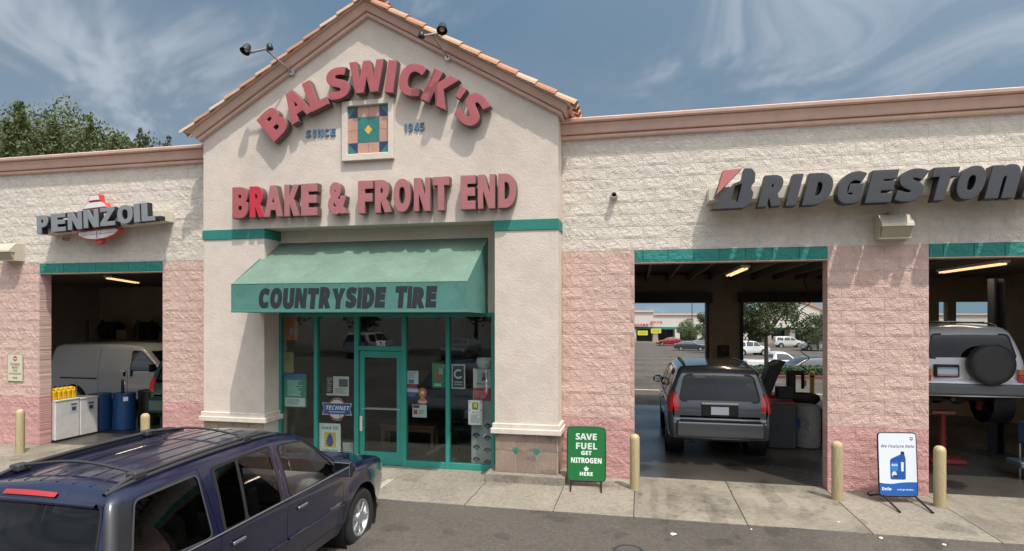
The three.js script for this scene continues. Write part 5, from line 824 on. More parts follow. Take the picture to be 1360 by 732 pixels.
{ // silver SUV raised on the lift
  const paint = carPaint([0.74, 0.75, 0.76], 0.35, 0.0), ax = [-1.15, 1.3], hw = 0.83, glass = tint(0.35);
  const W = widthFn({ cx: 0, half: 2.0, flat: 1.35, front: 0.15, rear: 0.06, hw, belt: 1.08, tum: 0.30, tum2: 0.1, mid: 0.75, tuck: 0.08, flare: 0.03, axles: ax });
  const S = { path: [[-1.95, 0.48], [-1.952, 0.60], [-1.94, 0.72], [-1.885, 0.75], [-1.875, 0.95], [-1.85, 1.10], [-1.79, 1.45], [-1.75, 1.57], [-1.70, 1.63], [-1.60, 1.66], [-1.2, 1.68], [-0.4, 1.69], [0.15, 1.66], [0.40, 1.58], [0.92, 1.14], [1.02, 1.09], [1.6, 1.02], [1.85, 0.92], [1.96, 0.75], [2.0, 0.48]], bottom: [[-1.95, 0.48], [-1.4, 0.42], [1.4, 0.42], [2, 0.48]], belt: 1.08, hw, W, axles: ax, wheelR: 0.345, archR: 0.41, track: 1.46, paint, nx: 48, ny: 14, nl: 100,
    rad: () => 0.07, bulge: (x, y) => (y > 1.2 ? 0.03 : 0.04),
    sides: [{ key: 'gF', poly: roundPoly([[0.0, 1.11], [0.80, 1.12], [0.38, 1.53], [0.02, 1.56]], 0.04), mat: glass, name: 'window', off: -0.004, glass: 1, trim: 0.014 }, { key: 'gR', poly: roundPoly([[-0.82, 1.11], [-0.1, 1.11], [-0.08, 1.56], [-0.78, 1.57]], 0.04), mat: glass, name: 'window', off: -0.004, glass: 1, trim: 0.014 }, { key: 'gQ', poly: roundPoly([[-1.60, 1.12], [-0.95, 1.11], [-0.92, 1.56], [-1.52, 1.54]], 0.05), mat: glass, name: 'window', off: -0.004, glass: 1, trim: 0.014 }, { poly: strip([-0.05, 0.5], [-0.03, 1.6]) }, { poly: strip([-0.88, 0.75], [-0.86, 1.6]) }],
    tops: (h) => { const L = h.lenAt, q = (a, b, z0, z1, r = 0.05) => roundPoly([[a, -z0], [b, -z1], [b, z1], [a, z0]], r); return [{ key: 'rw', poly: q(L(-1.84, 1.13), L(-1.77, 1.52), 0.66, 0.57, 0.06), mat: glass, name: 'rear_window', off: -0.003, trim: 0.025 }, { key: 'ws', poly: q(L(0.44, 1.55), L(0.9, 1.16), 0.52, 0.64, 0.05), mat: glass, name: 'windshield', off: -0.003, trim: 0.02 }, { poly: q(L(-1.885, 0.76), L(-1.886, 0.768), 0.66, 0.66, 0.002) }]; } };
  const { v, sh } = vehicle('suv', 'silver SUV with a covered spare wheel raised on the lift', 'SUV', S, 5.60, 0.90, -3.30, Math.PI / 2);
  mesh('rear_bumper', rbox(-2.03, -1.88, 0.50, 0.70, -0.78, 0.78, 0.05, 3), std([0.12, 0.125, 0.13], 0.55), v);
  for (const s of [-1, 1]) { const t = sub('taillight', v, -1.93, 0.80, s * 0.715); mesh('red_lens', rbox(-0.02, 0.06, -0.06, 0.05, -0.06, 0.06, 0.012), redLens, t); mesh('amber_lens', rbox(-0.02, 0.06, 0.055, 0.15, -0.06, 0.06, 0.012), new THREE.MeshPhysicalMaterial({ color: lin(0.62, 0.2, 0.03), roughness: 0.2, clearcoat: 1 }), t); }
  const sp = sub('spare_wheel', v, -2.02, 1.04, 0.20); mesh('cover', new THREE.LatheGeometry([[0.001, 0.125], [0.25, 0.122], [0.31, 0.11], [0.345, 0.07], [0.352, 0.02], [0.345, -0.06], [0.31, -0.09], [0.001, -0.09]].map((p) => new THREE.Vector2(...p)), 36).rotateZ(Math.PI / 2), std([0.035, 0.034, 0.034], 0.45, { bumpMap: rep(T.grain, 3), bumpScale: 0.002 }), sp);
  mesh('plate_housing', rbox(-1.945, -1.87, 0.80, 1.02, -0.60, -0.22, 0.02), M.black, v);
  mesh('license_plate', rbox(-1.957, -1.943, 0.82, 0.97, -0.565, -0.255, 0.004), flat(canvasTex(256, 124, (k, w, h) => { fill(k, '#c9cfd6', 0, 0, w, h); fill(k, '#b58a9a', 0, h * 0.78, w, h * 0.22); fill(k, '#8fa9bd', 0, 0, w, h * 0.2); }), 0.5), v);
  for (const s of [-1, 1]) { const P = []; for (let k = 0; k <= 6; k++) { const x = lerp(-1.5, 0.1, k / 6), p = sh.topP(sh.lenAt(x, sh.yTop(x)), s * 0.56, k % 6 ? 0.04 : 0); P.push([p[0], p[1], p[2]]); } mesh('roof_rail', tube(P, 0.017, 24, 6), M.blackMetal, v); const m = sub('mirror', v, 0.78, 1.16, s * 0.88); mesh('mirror_shell', new THREE.SphereGeometry(1, 14, 10).scale(0.06, 0.09, 0.11), M.black, m); }
  mesh('crossbar', merge([-1.1, -0.2].map((x) => bar([x, 1.735, -0.56], [x, 1.735, 0.56], 0.016))), M.blackMetal, v).userData.kind = 'stuff';
  const cl = std([0.06, 0.06, 0.06], 0.9); for (const z of [-0.34, 0.34]) { seat(v, 0.12, z, cl); seat(v, -0.7, z, cl); } mesh('cabin_floor', box(-1.7, 1, 0.5, 0.56, -0.66, 0.66), M.dark, v);
  mesh('rear_axle', merge([bar([-1.15, 0.36, -0.7], [-1.15, 0.36, 0.7], 0.05), new THREE.SphereGeometry(0.13, 12, 10).translate(-1.15, 0.36, 0.1), bar([-1.9, 0.42, -0.3], [-0.6, 0.40, -0.3], 0.04), rbox(-1.6, -1.2, 0.34, 0.48, -0.6, -0.2, 0.06)]), M.dark, v).userData.kind = 'stuff';
  const l = thing('vehicle_lift', 'two post lift with red arms holding up the silver SUV', 'lift', 5.60, 0, -3.4), lm = std([0.30, 0.035, 0.03], 0.5), dkm = std([0.025, 0.025, 0.028], 0.6);
  for (const s of [-1, 1]) { const po = sub('post', l, s * 1.38, 0, 0); mesh('column', merge([box(-0.10, 0.10, 0, 3.5, -0.13, -0.10), box(-0.10, -0.07, 0, 3.5, -0.11, 0.10), box(0.07, 0.10, 0, 3.5, -0.11, 0.10)]), dkm, po); mesh('base_plate', box(-0.25, 0.25, -0.002, 0.02, -0.25, 0.25), dkm, po); mesh('carriage', box(-0.16, 0.16, 0.98, 1.5, -0.16, 0.18), lm, po);
    for (const d of [-1, 1]) { mesh('arm', boxbar([-s * 0.1, 1.06, d * 0.1], [-s * 0.78, 1.06, d * 1.0], 0.13, 0.09), lm, po); mesh('pad', cyl(0.06, 0.07, 0.24).translate(-s * 0.78, 1.2, d * 1.0), lm, po); } }
  const j = thing('transmission_jack', 'red jack stand on the floor under the raised SUV', 'jack', 5.15, 0, -2.6); mesh('pillar', cyl(0.055, 0.075, 0.9, 14).translate(0, 0.47, 0), lm, j); mesh('base', rbox(-0.3, 0.3, 0.0, 0.08, -0.25, 0.25, 0.02), lm, j); mesh('saddle', rbox(-0.2, 0.2, 0.9, 0.96, -0.06, 0.06, 0.01), std([0.5, 0.18, 0.17], 0.5), j);
  const j2 = copyOf(j, 'red jack stand with a pale crossbar beside the lift arm', 5.62, 0, -2.5); 
  const b = thing('oil_drain', 'blue oil drain tank on a stand by the bay wall', 'drain', 6.55, 0, -1.5); mesh('tank', rbox(-0.16, 0.16, 0.55, 0.95, -0.16, 0.16, 0.05), std([0.03, 0.10, 0.22], 0.4), b); mesh('cap', cyl(0.05, 0.06, 0.1).translate(0, 0.98, 0), M.black, b); for (const x of [-0.13, 0.13]) for (const z of [-0.13, 0.13]) mesh('leg', bar([x, 0, z], [x, 0.56, z], 0.02), M.steel, b); mesh('tray', rbox(-0.3, 0.3, 0.2, 0.3, -0.22, 0.22, 0.02), std([0.1, 0.14, 0.17], 0.5), b);
}
{ // white cargo van along the back of the drum bay
  const paint = carPaint([0.66, 0.67, 0.68], 0.4, 0), ax = [-1.4, 1.45], hw = 0.97;
  const W = widthFn({ cx: 0, half: 2.4, flat: 1.6, front: 0.2, rear: 0.05, hw, belt: 1.15, tum: 0.14, tum2: 0.1, mid: 0.75, tuck: 0.08, axles: ax });
  const S = { path: [[-2.4, 0.45], [-2.4, 0.8], [-2.37, 1.0], [-2.33, 1.65], [-2.26, 1.84], [-2.1, 1.90], [-1.6, 1.92], [0, 1.925], [0.65, 1.88], [0.90, 1.79], [1.62, 1.22], [1.75, 1.15], [2.15, 1.06], [2.33, 0.9], [2.39, 0.65], [2.4, 0.42]], bottom: [[-2.4, 0.45], [-1.8, 0.38], [1.8, 0.38], [2.4, 0.42]], belt: 1.15, hw, W, axles: ax, wheelR: 0.35, archR: 0.41, track: 1.7, paint, nx: 50, ny: 14, nl: 90, rad: () => 0.09, bulge: () => 0.03,
    sides: [{ key: 'gF', poly: roundPoly([[0.55, 1.20], [1.48, 1.22], [1.30, 1.38], [0.85, 1.72], [0.55, 1.74]], 0.04), mat: darkGlass, name: 'window', off: -0.003, glass: 1, trim: 0.02 }, { poly: strip([0.46, 0.5], [0.46, 1.82], 0.01) }, { poly: strip([1.55, 0.8], [1.55, 1.2], 0.01) }, { poly: strip([-0.55, 0.5], [-0.55, 1.82], 0.01) }, { key: 'track', poly: rectP(-1.9, -0.6, 0.92, 0.96), mat: M.black, name: 'door_track', off: 0.002 }, { key: 'doorF', poly: [[0.465, 0.5], [1.5, 0.5], [1.55, 1.19], [0.465, 1.19]], mat: paint, name: 'door' }],
    tops: (h) => { const L = h.lenAt; return [{ key: 'ws', poly: roundPoly([[L(0.98, 1.73), -0.68], [L(1.58, 1.25), -0.78], [L(1.58, 1.25), 0.78], [L(0.98, 1.73), 0.68]], 0.06), mat: darkGlass, name: 'windshield', off: -0.002, trim: 0.02 }]; } };
  const { v, sh } = vehicle('cargo_van', 'white windowless cargo van parked across the drum bay', 'van', S, -14.72, -0.003, -4.95, 0);
  for (const x of [0.36, 0.60]) { const p = sh.side(x, 1.12, 0.01); mesh('handle', rbox(-0.04, 0.04, -0.09, 0.09, -0.012, 0.012, 0.01).translate(p[0], p[1], p[2]), M.black, v); }
  for (const s of [-1, 1]) { const m = sub('mirror', v, 1.40, 1.28, s * 1.0); mesh('mirror_shell', rbox(-0.05, 0.05, -0.1, 0.12, -0.02, 0.18, 0.04).translate(0, 0, s > 0 ? 0 : -0.16), M.black, m); }
  mesh('front_bumper', rbox(2.30, 2.48, 0.42, 0.62, -0.8, 0.8, 0.05), M.dark, v);
}
// ------------------------------------------------------------------ oil tanks, jugs and drums in the left bay
{
  const wt = std([0.70, 0.69, 0.66], 0.6, { map: rep(T.mottle, 0.7) });
  const mk = (label, z0, z1, h, lab) => { const t = thing('oil_tank', label, 'tank', -12.43, 0, (z0 + z1) / 2), w = (z1 - z0) / 2; mesh('tank_body', uvm(rbox(-0.72, 0, 0.03, h, -w, w, 0.02, 2)), wt, t); mesh('lid', uvm(rbox(-0.73, 0.012, h - 0.012, h + 0.02, -w - 0.005, w + 0.005, 0.008)), wt, t);
    const lb = mesh('label_plate', rbox(0.0, 0.004, h - 0.30, h - 0.08, -0.02 + lab, 0.17 + lab, 0.001), flat(canvasTex(128, 148, (k, W, H) => { fill(k, '#b7b9b6', 0, 0, W, H); fill(k, lab > 0 ? '#c9b24a' : '#4a4c50', 20, 12, W - 40, 26); fill(k, '#3c3f6a', 30, 60, W - 60, 60); })), t); for (const z of [-w + 0.05, w - 0.05]) for (const x of [-0.65, -0.07]) mesh('foot', box(x - 0.03, x + 0.03, -0.002, 0.035, z - 0.03, z + 0.03), M.dark, t); return t; };
  mk('taller white oil tank under the yellow jugs by the bay jamb', -0.88, -0.30, 0.885, -0.22); mk('shorter white oil tank between the jugs and blue drums', -1.34, -0.895, 0.86, -0.12);
  const yl = std([0.72, 0.42, 0.02], 0.35), j = thing('oil_jug', 'yellow plastic oil jug in the row on the white tank', 'jug', -12.58, 0.905, -0.36, 0, 'yellow jugs on the oil tank');
  mesh('jug_body', merge([rbox(-0.09, 0.09, 0, 0.20, -0.052, 0.052, 0.025, 3), rbox(-0.085, 0.03, 0.19, 0.255, -0.045, 0.045, 0.03, 3)]), yl, j); mesh('grip', tube([[0.05, 0.235, 0], [0.088, 0.23, 0], [0.092, 0.15, 0]], 0.014, 12, 8), yl, j); mesh('cap', cyl(0.024, 0.024, 0.035, 14).translate(-0.055, 0.27, 0), M.black, j);
  for (let k = 1; k < 5; k++) copyOf(j, null, -12.58, 0.905, -0.36 - k * 0.112, (k % 2 ? 0.06 : -0.05));
  const dp = [[0.001, 0.0], [0.235, 0.0], [0.245, 0.01], [0.24, 0.02], [0.24, 0.27], [0.25, 0.285], [0.24, 0.30], [0.24, 0.56], [0.25, 0.575], [0.24, 0.59], [0.24, 0.85], [0.248, 0.86], [0.248, 0.875], [0.235, 0.875], [0.23, 0.855], [0.001, 0.855]].map((q) => new THREE.Vector2(...q));
  const drum = (label, col, x, z) => { const d = thing('oil_drum', label, 'drum', x, 0, z); mesh('drum_shell', new THREE.LatheGeometry(dp, 32), std(col, 0.42, { map: rep(T.mottle, 1) }), d); mesh('bung', cyl(0.03, 0.03, 0.03, 12).translate(0.12, 0.865, 0.08), M.steel, d); return d; };
  drum('blue steel drum tucked beside the shorter white tank', [0.012, 0.055, 0.17], -12.72, -1.66); const b2 = drum('blue steel drum with a hand pump and white label', [0.014, 0.07, 0.21], -12.28, -1.92); mesh('label_plate', rbox(-0.05, 0.05, 0.70, 0.80, 0.236, 0.244, 0.002), M.white, b2).rotation.y = 0.9; drum('black steel drum behind the blue drums', [0.02, 0.018, 0.017], -12.12, -2.50);
  const p = thing('drum_pump', 'hand pump with a pale T handle standing in the blue drum', 'pump', -12.36, 0.86, -1.95); mesh('barrel', cyl(0.03, 0.035, 0.34, 14).translate(0, 0.16, 0), M.black, p); mesh('rod', cyl(0.008, 0.008, 0.24).translate(0, 0.42, 0), M.steel, p); mesh('handle', rbox(-0.14, 0.14, 0.53, 0.56, -0.018, 0.018, 0.012).rotateY(-0.5), M.white, p); mesh('spout', tube([[0, 0.28, 0], [0.1, 0.3, 0.05], [0.14, 0.22, 0.07]], 0.014, 12, 8), M.steel, p);
  const hz = thing('fill_pipe', 'bent grey pipe rising from the white tank', 'pipe', -12.62, 0.88, -0.97); mesh('pipe', tube([[0, 0, 0], [0, 0.28, 0], [0.03, 0.34, 0.04], [0.12, 0.36, 0.12]], 0.014, 20, 8), M.steel, hz);
  // shelf with tires and boxes along the back wall
  const sh = thing('storage_shelf', 'dark storage shelf along the back wall behind the van', 'shelf', -16.2, 0, -7.6), sm = std([0.12, 0.10, 0.085], 0.8); for (const y of [1.0, 1.85]) mesh('shelf_board', box(-3.2, 3.4, y, y + 0.05, -0.4, 0.3), sm, sh); for (const x of [-3.15, -1, 1.2, 3.35]) for (const z of [-0.36, 0.26]) mesh('upright', box(x - 0.03, x + 0.03, 0, 2.6, z - 0.03, z + 0.03), sm, sh);
  const tp = [[0.19, -0.09], [0.22, -0.105], [0.29, -0.10], [0.315, -0.07], [0.315, 0.07], [0.29, 0.10], [0.22, 0.105], [0.19, 0.09], [0.19, -0.09]].map((q) => new THREE.Vector2(...q)); const ty = thing('stored_tire', 'black tire standing on the storage shelf', 'tire', -18.9, 1.90 + 0.315, -7.65, 0.2, 'tires on the storage shelf'); mesh('tire_ring', new THREE.LatheGeometry(tp, 24).rotateZ(Math.PI / 2), M.rubber, ty);
  [-18.65, -18.4, -17.4, -17.15, -16.9, -14.6, -14.35, -14.1, -13.85, -13.6].forEach((x, i) => copyOf(ty, null, x, 2.215, -7.65, 0.1 + 0.1 * (i % 3)));
  const bx = (label, x, w, h, c) => { const q = thing('cardboard_box', label, 'box', x, 1.90, -7.6); mesh('carton', rbox(-w, w, 0, h, -0.2, 0.2, 0.008), std(c, 0.85), q); mesh('tape', box(-0.03, 0.03, h - 0.0005, h + 0.0015, -0.19, 0.19), std([0.4, 0.33, 0.22], 0.4), q); };
  bx('brown cardboard box between the shelf tires', -17.95, 0.22, 0.34, [0.25, 0.17, 0.1]); bx('wider grey carton beside the shelf tires', -15.9, 0.5, 0.28, [0.16, 0.15, 0.14]); bx('pale carton at the end of the shelf', -15.1, 0.2, 0.4, [0.3, 0.28, 0.24]);
}
// ------------------------------------------------------------------ equipment in the middle bay
{
  const m = thing('wheel_balancer', 'dark wheel balancer with raised black hood beside the grey SUV', 'machine', 2.86, 0, -3.25), d = std([0.05, 0.05, 0.055], 0.5);
  mesh('cabinet', rbox(-0.25, 0.30, 0, 0.92, -0.3, 0.3, 0.04), d, m); mesh('shaft', bar([-0.25, 0.80, 0], [-0.45, 0.80, 0], 0.03), M.steel, m); mesh('hood', poly([[-0.45, 0.92], [-0.25, 0.90], [0.02, 1.66], [0.12, 1.80], [-0.02, 1.82], [-0.20, 1.72]], 0.5, -0.25, 0.02), M.black, m); mesh('display', rbox(-0.02, 0.30, 1.0, 1.25, -0.2, 0.1, 0.03), M.black, m); mesh('weight_tray', rbox(-0.2, 0.3, 0.92, 0.96, -0.28, 0.28, 0.01), std([0.3, 0.05, 0.04], 0.5), m);
  const t = thing('tire_changer', 'black tire changer with an upright arm and turntable', 'machine', 3.62, 0, -4.3); mesh('cabinet', rbox(-0.4, 0.4, 0, 0.7, -0.35, 0.35, 0.05), d, t); mesh('turntable', cyl(0.26, 0.26, 0.08, 24).translate(0, 0.76, 0.05), M.blackMetal, t); mesh('tower', rbox(-0.32, -0.14, 0.7, 1.5, -0.2, -0.02, 0.03), M.black, t); mesh('swing_arm', merge([rbox(-0.3, 0.05, 1.40, 1.50, -0.16, -0.06, 0.03), cyl(0.035, 0.035, 0.42).translate(0.02, 1.3, -0.1)]), M.black, t); mesh('tire_on_table', new THREE.TorusGeometry(0.24, 0.1, 12, 24).rotateX(Math.PI / 2).translate(0, 0.9, 0.05), M.rubber, t); mesh('pedal', box(-0.1, 0.1, 0.05, 0.08, 0.33, 0.47), M.steel, t);
  const tc = thing('tool_chest', 'red rolling tool chest behind the wheel balancer', 'tool chest', 3.02, 0, -4.15); mesh('cabinet', rbox(-0.36, 0.30, 0.1, 1.0, -0.25, 0.25, 0.02), std([0.32, 0.025, 0.02], 0.4), tc); for (let k = 0; k < 4; k++) mesh('drawer', rbox(-0.33, 0.27, 0.16 + k * 0.2, 0.33 + k * 0.2, 0.25, 0.262, 0.006), std([0.36, 0.03, 0.025], 0.35), tc); for (const x of [-0.3, 0.24]) for (const z of [-0.2, 0.2]) mesh('caster', cyl(0.045, 0.045, 0.04, 14).rotateZ(Math.PI / 2).translate(x, 0.045, z), M.black, tc);
  const b = thing('waste_barrel', 'dented pale plastic barrel by the bay pier', 'barrel', 3.42, 0, -3.32); mesh('barrel_shell', new THREE.LatheGeometry([[0.001, 0], [0.25, 0], [0.28, 0.03], [0.295, 0.3], [0.285, 0.34], [0.295, 0.4], [0.30, 0.6], [0.285, 0.82], [0.25, 0.88], [0.24, 0.86], [0.001, 0.85]].map((q) => new THREE.Vector2(...q)), 28), std([0.34, 0.34, 0.33], 0.6, { map: rep(T.concrete, 0.8) }), b); mesh('label_patch', rbox(-0.08, 0.05, 0.42, 0.62, 0.292, 0.30, 0.002).rotateY(-0.7), std([0.05, 0.1, 0.25], 0.5), b);
  const h = thing('air_hose', 'coiled black air hose hanging from the ceiling of the middle bay', 'hose', 4.35, 0, -7.0); const P = []; for (let k = 0; k <= 90; k++) { const y = lerp(3.9, 1.0, k / 90); P.push([0.10 * Math.sin(k * 0.55) * (k > 20 ? 1 : 0.2), y, 0.1 * Math.cos(k * 0.55)]); } mesh('coil', tube(P, 0.012, 240, 6), M.black, h); mesh('nozzle', rbox(-0.03, 0.03, 0.85, 1.02, -0.02, 0.02, 0.01), M.steel, h);
  const c = thing('control_box', 'black control box on the pier between the rear doors', 'control box', 2.42, 1.72, -8.28); mesh('case', rbox(-0.16, 0.16, -0.16, 0.16, 0, 0.14, 0.02), M.black, c); mesh('button', cyl(0.03, 0.03, 0.03, 12).rotateX(Math.PI / 2).translate(0, 0.04, 0.15), redLens, c);
}
// lit strip lights under the joists
{
  const lamp = (label, x, z, ry, k) => {
    const f = thing('strip_light', label, 'lamp', x, 3.70, z, ry, 'strip lights under the bay ceilings'); mesh('tray', rbox(-0.09, 0.09, 0.03, 0.09, -1.2, 1.2, 0.01), M.whitePaint, f);
    for (const s of [-0.04, 0.04]) mesh('tube', cyl(0.016, 0.016, 2.3, 10).rotateX(Math.PI / 2).translate(s, 0.012, 0), new THREE.MeshStandardMaterial({ color: 0xffffff, emissive: lin(1, 0.60, 0.26), emissiveIntensity: 0.85 }), f);
    const a = new THREE.RectAreaLight(new THREE.Color(1, 0.84, 0.62), 9, 0.16, 2.3); a.position.set(0, -0.02, 0); a.rotation.x = -Math.PI / 2; f.add(a);
  };
  lamp('lit strip light above the grey SUV in the middle bay', 2.10, -3.7, 0, 1); lamp('lit strip light above the silver SUV on the lift', 6.55, -3.5, 0, 1); lamp('lit strip light above the white van', -13.9, -3.5, 0.5, 1);
}

// ------------------------------------------------------------------ bollards, boards and small things in front
{
  const bp = [[0.001, 0], [0.078, 0], [0.078, 0.80], [0.074, 0.835], [0.06, 0.862], [0.035, 0.878], [0.001, 0.883]].map((q) => new THREE.Vector2(...q)), ym = std([0.76, 0.63, 0.37], 0.6, { map: rep(T.concrete, 1.5, 0.7) });
  const b = thing('bollard', 'cream painted bollard beside the green nitrogen board', 'bollard', -0.075, 0, 0.58, 0, 'cream bollards guarding the bays'); mesh('post', new THREE.LatheGeometry(bp, 28), ym, b); mesh('footing_ring', cyl(0.092, 0.098, 0.014, 28).translate(0, 0.007, 0), M.concrete, b);
  copyOf(b, 'cream painted bollard at the jamb beside the oil bottle board', 2.90, 0, 0.49, 1); copyOf(b, 'cream painted bollard at the jamb of the lift bay', 4.25, 0, 0.52, 2); copyOf(b, 'cream painted bollard by the attendant notice at the drum bay', -12.16, 0, 0.66, 3); copyOf(b, 'cream painted bollard beyond the blue SUV roof at the drum bay', -9.30, 0, 0.55, 4);
}
function boardGeo(x0, x1, y0, y1, z0, z1, r) { const s = new THREE.Shape(roundPoly([[x0, y0], [x1, y0], [x1, y1], [x0, y1]], r).map((p) => new THREE.Vector2(...p))); const g = clean(new THREE.ExtrudeGeometry(s, { depth: z1 - z0, bevelEnabled: false }).translate(0, 0, z0)); const p = g.attributes.position, uv = g.attributes.uv; for (let i = 0; i < p.count; i++) uv.setXY(i, (p.getX(i) - x0) / (x1 - x0), (p.getY(i) - y0) / (y1 - y0)); return g; }
{
  const s = thing('sidewalk_board', 'green board reading SAVE FUEL GET NITROGEN HERE on the sidewalk', 'board', -0.84, 0, 0.62, 0.06); s.rotation.order = 'YXZ';
  const t = canvasTex(512, 740, (k, w, h) => { fill(k, '#1a6b35', 0, 0, w, h); for (let i = 0; i < 500; i++) fill(k, rp() < 0.5 ? 'rgba(20,90,45,0.25)' : 'rgba(60,150,90,0.15)', rp() * w, rp() * h, 3 + rp() * 30, 2 + rp() * 5);
    const tx = (a, y, sz, sq = 1, c = '#e6ece4') => { k.save(); k.translate(w / 2, y); k.scale(sq, 1); ink(k, a, 0, 0, sz, c, '900'); k.restore(); }; k.save(); k.translate(8, 6); k.restore(); tx('SAVE', 170, 118, 1.1, '#cfd8d0'); tx('FUEL', 300, 118, 1.1, '#cfd8d0'); tx('GET', 380, 74, 1.1); tx('NITROGEN', 492, 96, 0.88); tx('*', 640, 130); tx('HERE', 668, 70, 1.1); });
  const P = mesh('panel', boardGeo(-0.295, 0.295, 0.10, 0.955, -0.012, 0.012, 0.05), flat(t, 0.5), s); P.rotation.x = -0.05;
  const fr = []; const rp2 = roundPoly([[-0.297, 0.098], [0.297, 0.098], [0.297, 0.957], [-0.297, 0.957]], 0.055, 3); mesh('frame', tube(rp2.map(([x, y]) => [x, y, 0]), 0.014, 100, 8, true), std([0.02, 0.05, 0.03], 0.5), s).rotation.x = -0.05;
  for (const x of [-0.24, 0.24]) mesh('leg', merge([bar([x, 0.012, 0.27], [x, 0.10, 0.0], 0.013), bar([x, 0.012, -0.27], [x, 0.10, 0.0], 0.013), bar([x, 0.012, 0.27], [x, 0.012, 0.31], 0.013)]), M.blackMetal, s);
  mesh('bottom_bar', bar([-0.26, 0.10, 0], [0.26, 0.10, 0], 0.013), M.blackMetal, s);
}
{
  const s = thing('sidewalk_board', 'white and blue board with an oil bottle picture on spring legs', 'board', 3.74, 0, 0.46, 0.14); s.rotation.order = 'YXZ';
  const t = canvasTex(512, 900, (k, w, h) => {
    fill(k, '#d8dde2', 0, 0, w, h); k.fillStyle = '#1f5ba6'; k.beginPath(); k.moveTo(0, h * 0.79); k.quadraticCurveTo(w * 0.3, h * 0.82, w * 0.5, h * 0.79); k.quadraticCurveTo(w * 0.75, h * 0.77, w, h * 0.775); k.lineTo(w, h); k.lineTo(0, h); k.fill();
    ink(k, 'We Feature Delo', w / 2, h * 0.23, 58, '#4a4f58', 'italic bold'); k.fillStyle = '#b04048'; k.beginPath(); k.moveTo(430, 70); k.lineTo(452, 84); k.lineTo(474, 70); k.lineTo(474, 92); k.lineTo(452, 106); k.lineTo(430, 92); k.fill(); k.fillStyle = '#2a5aa0'; k.fillRect(430, 56, 44, 12);
    k.fillStyle = '#1d4f9a'; k.beginPath(); k.moveTo(150, 640); k.lineTo(150, 400); k.quadraticCurveTo(150, 370, 200, 350); k.lineTo(300, 300); k.lineTo(350, 300); k.lineTo(366, 360); k.lineTo(360, 640); k.quadraticCurveTo(358, 664, 330, 664); k.lineTo(180, 664); k.quadraticCurveTo(150, 664, 150, 640); k.fill(); fill(k, '#20242c', 300, 262, 50, 42); k.fillStyle = '#d8dde2'; k.beginPath(); k.moveTo(300, 420); k.quadraticCurveTo(322, 400, 338, 420); k.lineTo(334, 540); k.quadraticCurveTo(310, 552, 300, 540); k.fill();
    fill(k, '#2f79c4', 168, 420, 90, 120); ink(k, 'Delo', 212, 470, 40, '#e8eef4', 'italic bold'); k.fillStyle = '#c9ced6'; k.beginPath(); k.ellipse(205, 590, 34, 46, 0, 0, 7); k.fill(); fill(k, '#2a2e38', 186, 600, 60, 34); ink(k, 'Delo', 92, h * 0.91, 62, '#eef3f8', 'bold'); ink(k, 'Let’s go further.', 350, h * 0.905, 30, '#dfe8f2', 'italic bold');
  });
  const P = mesh('panel', boardGeo(-0.265, 0.265, 0.10, 1.02, -0.010, 0.010, 0.03), flat(t, 0.45), s); P.rotation.x = -0.06;
  mesh('frame', tube(roundPoly([[-0.267, 0.10], [0.267, 0.10], [0.267, 1.022], [-0.267, 1.022]], 0.035, 3).map(([x, y]) => [x, y, 0]), 0.012, 100, 8, true), M.black, s).rotation.x = -0.06;
  for (const x of [-0.22, 0.22]) mesh('leg', tube([[x - 0.02, 0.014, 0.47], [x, 0.06, 0.20], [x, 0.105, 0.03], [x, 0.105, -0.03], [x, 0.06, -0.2], [x - 0.02, 0.014, -0.33], [x - 0.02, 0.014, -0.40]], 0.014, 40, 8), M.black, s); mesh('bottom_bar', bar([-0.25, 0.105, 0], [0.25, 0.105, 0], 0.014), M.black, s);
}
sheet('attendant_notice', 'small cream notice reading PLEASE WAIT FOR ATTENDANT on the pink pier', 'sign', -13.30, -12.89, 1.35, 1.935, (k, w, h) => { fill(k, '#cfc7ac', 0, 0, w, h); k.strokeStyle = '#8a8468'; k.lineWidth = 6; k.strokeRect(4, 4, w - 8, h - 8); k.fillStyle = '#b0505a'; k.beginPath(); k.arc(w / 2, h * 0.17, 36, 0, 7); k.fill(); fill(k, '#e0d8c4', w / 2 - 24, h * 0.155, 48, 12); ink(k, 'PLEASE', w / 2, h * 0.42, 46, '#3a3830'); ink(k, 'WAIT', w / 2, h * 0.54, 46, '#3a3830'); ink(k, 'FOR', w / 2, h * 0.65, 40, '#3a3830'); ink(k, 'ATTENDANT', w / 2, h * 0.76, 36, '#3a3830'); fill(k, '#8a9060', w / 2 - 40, h * 0.84, 80, 26); }, 0.028);
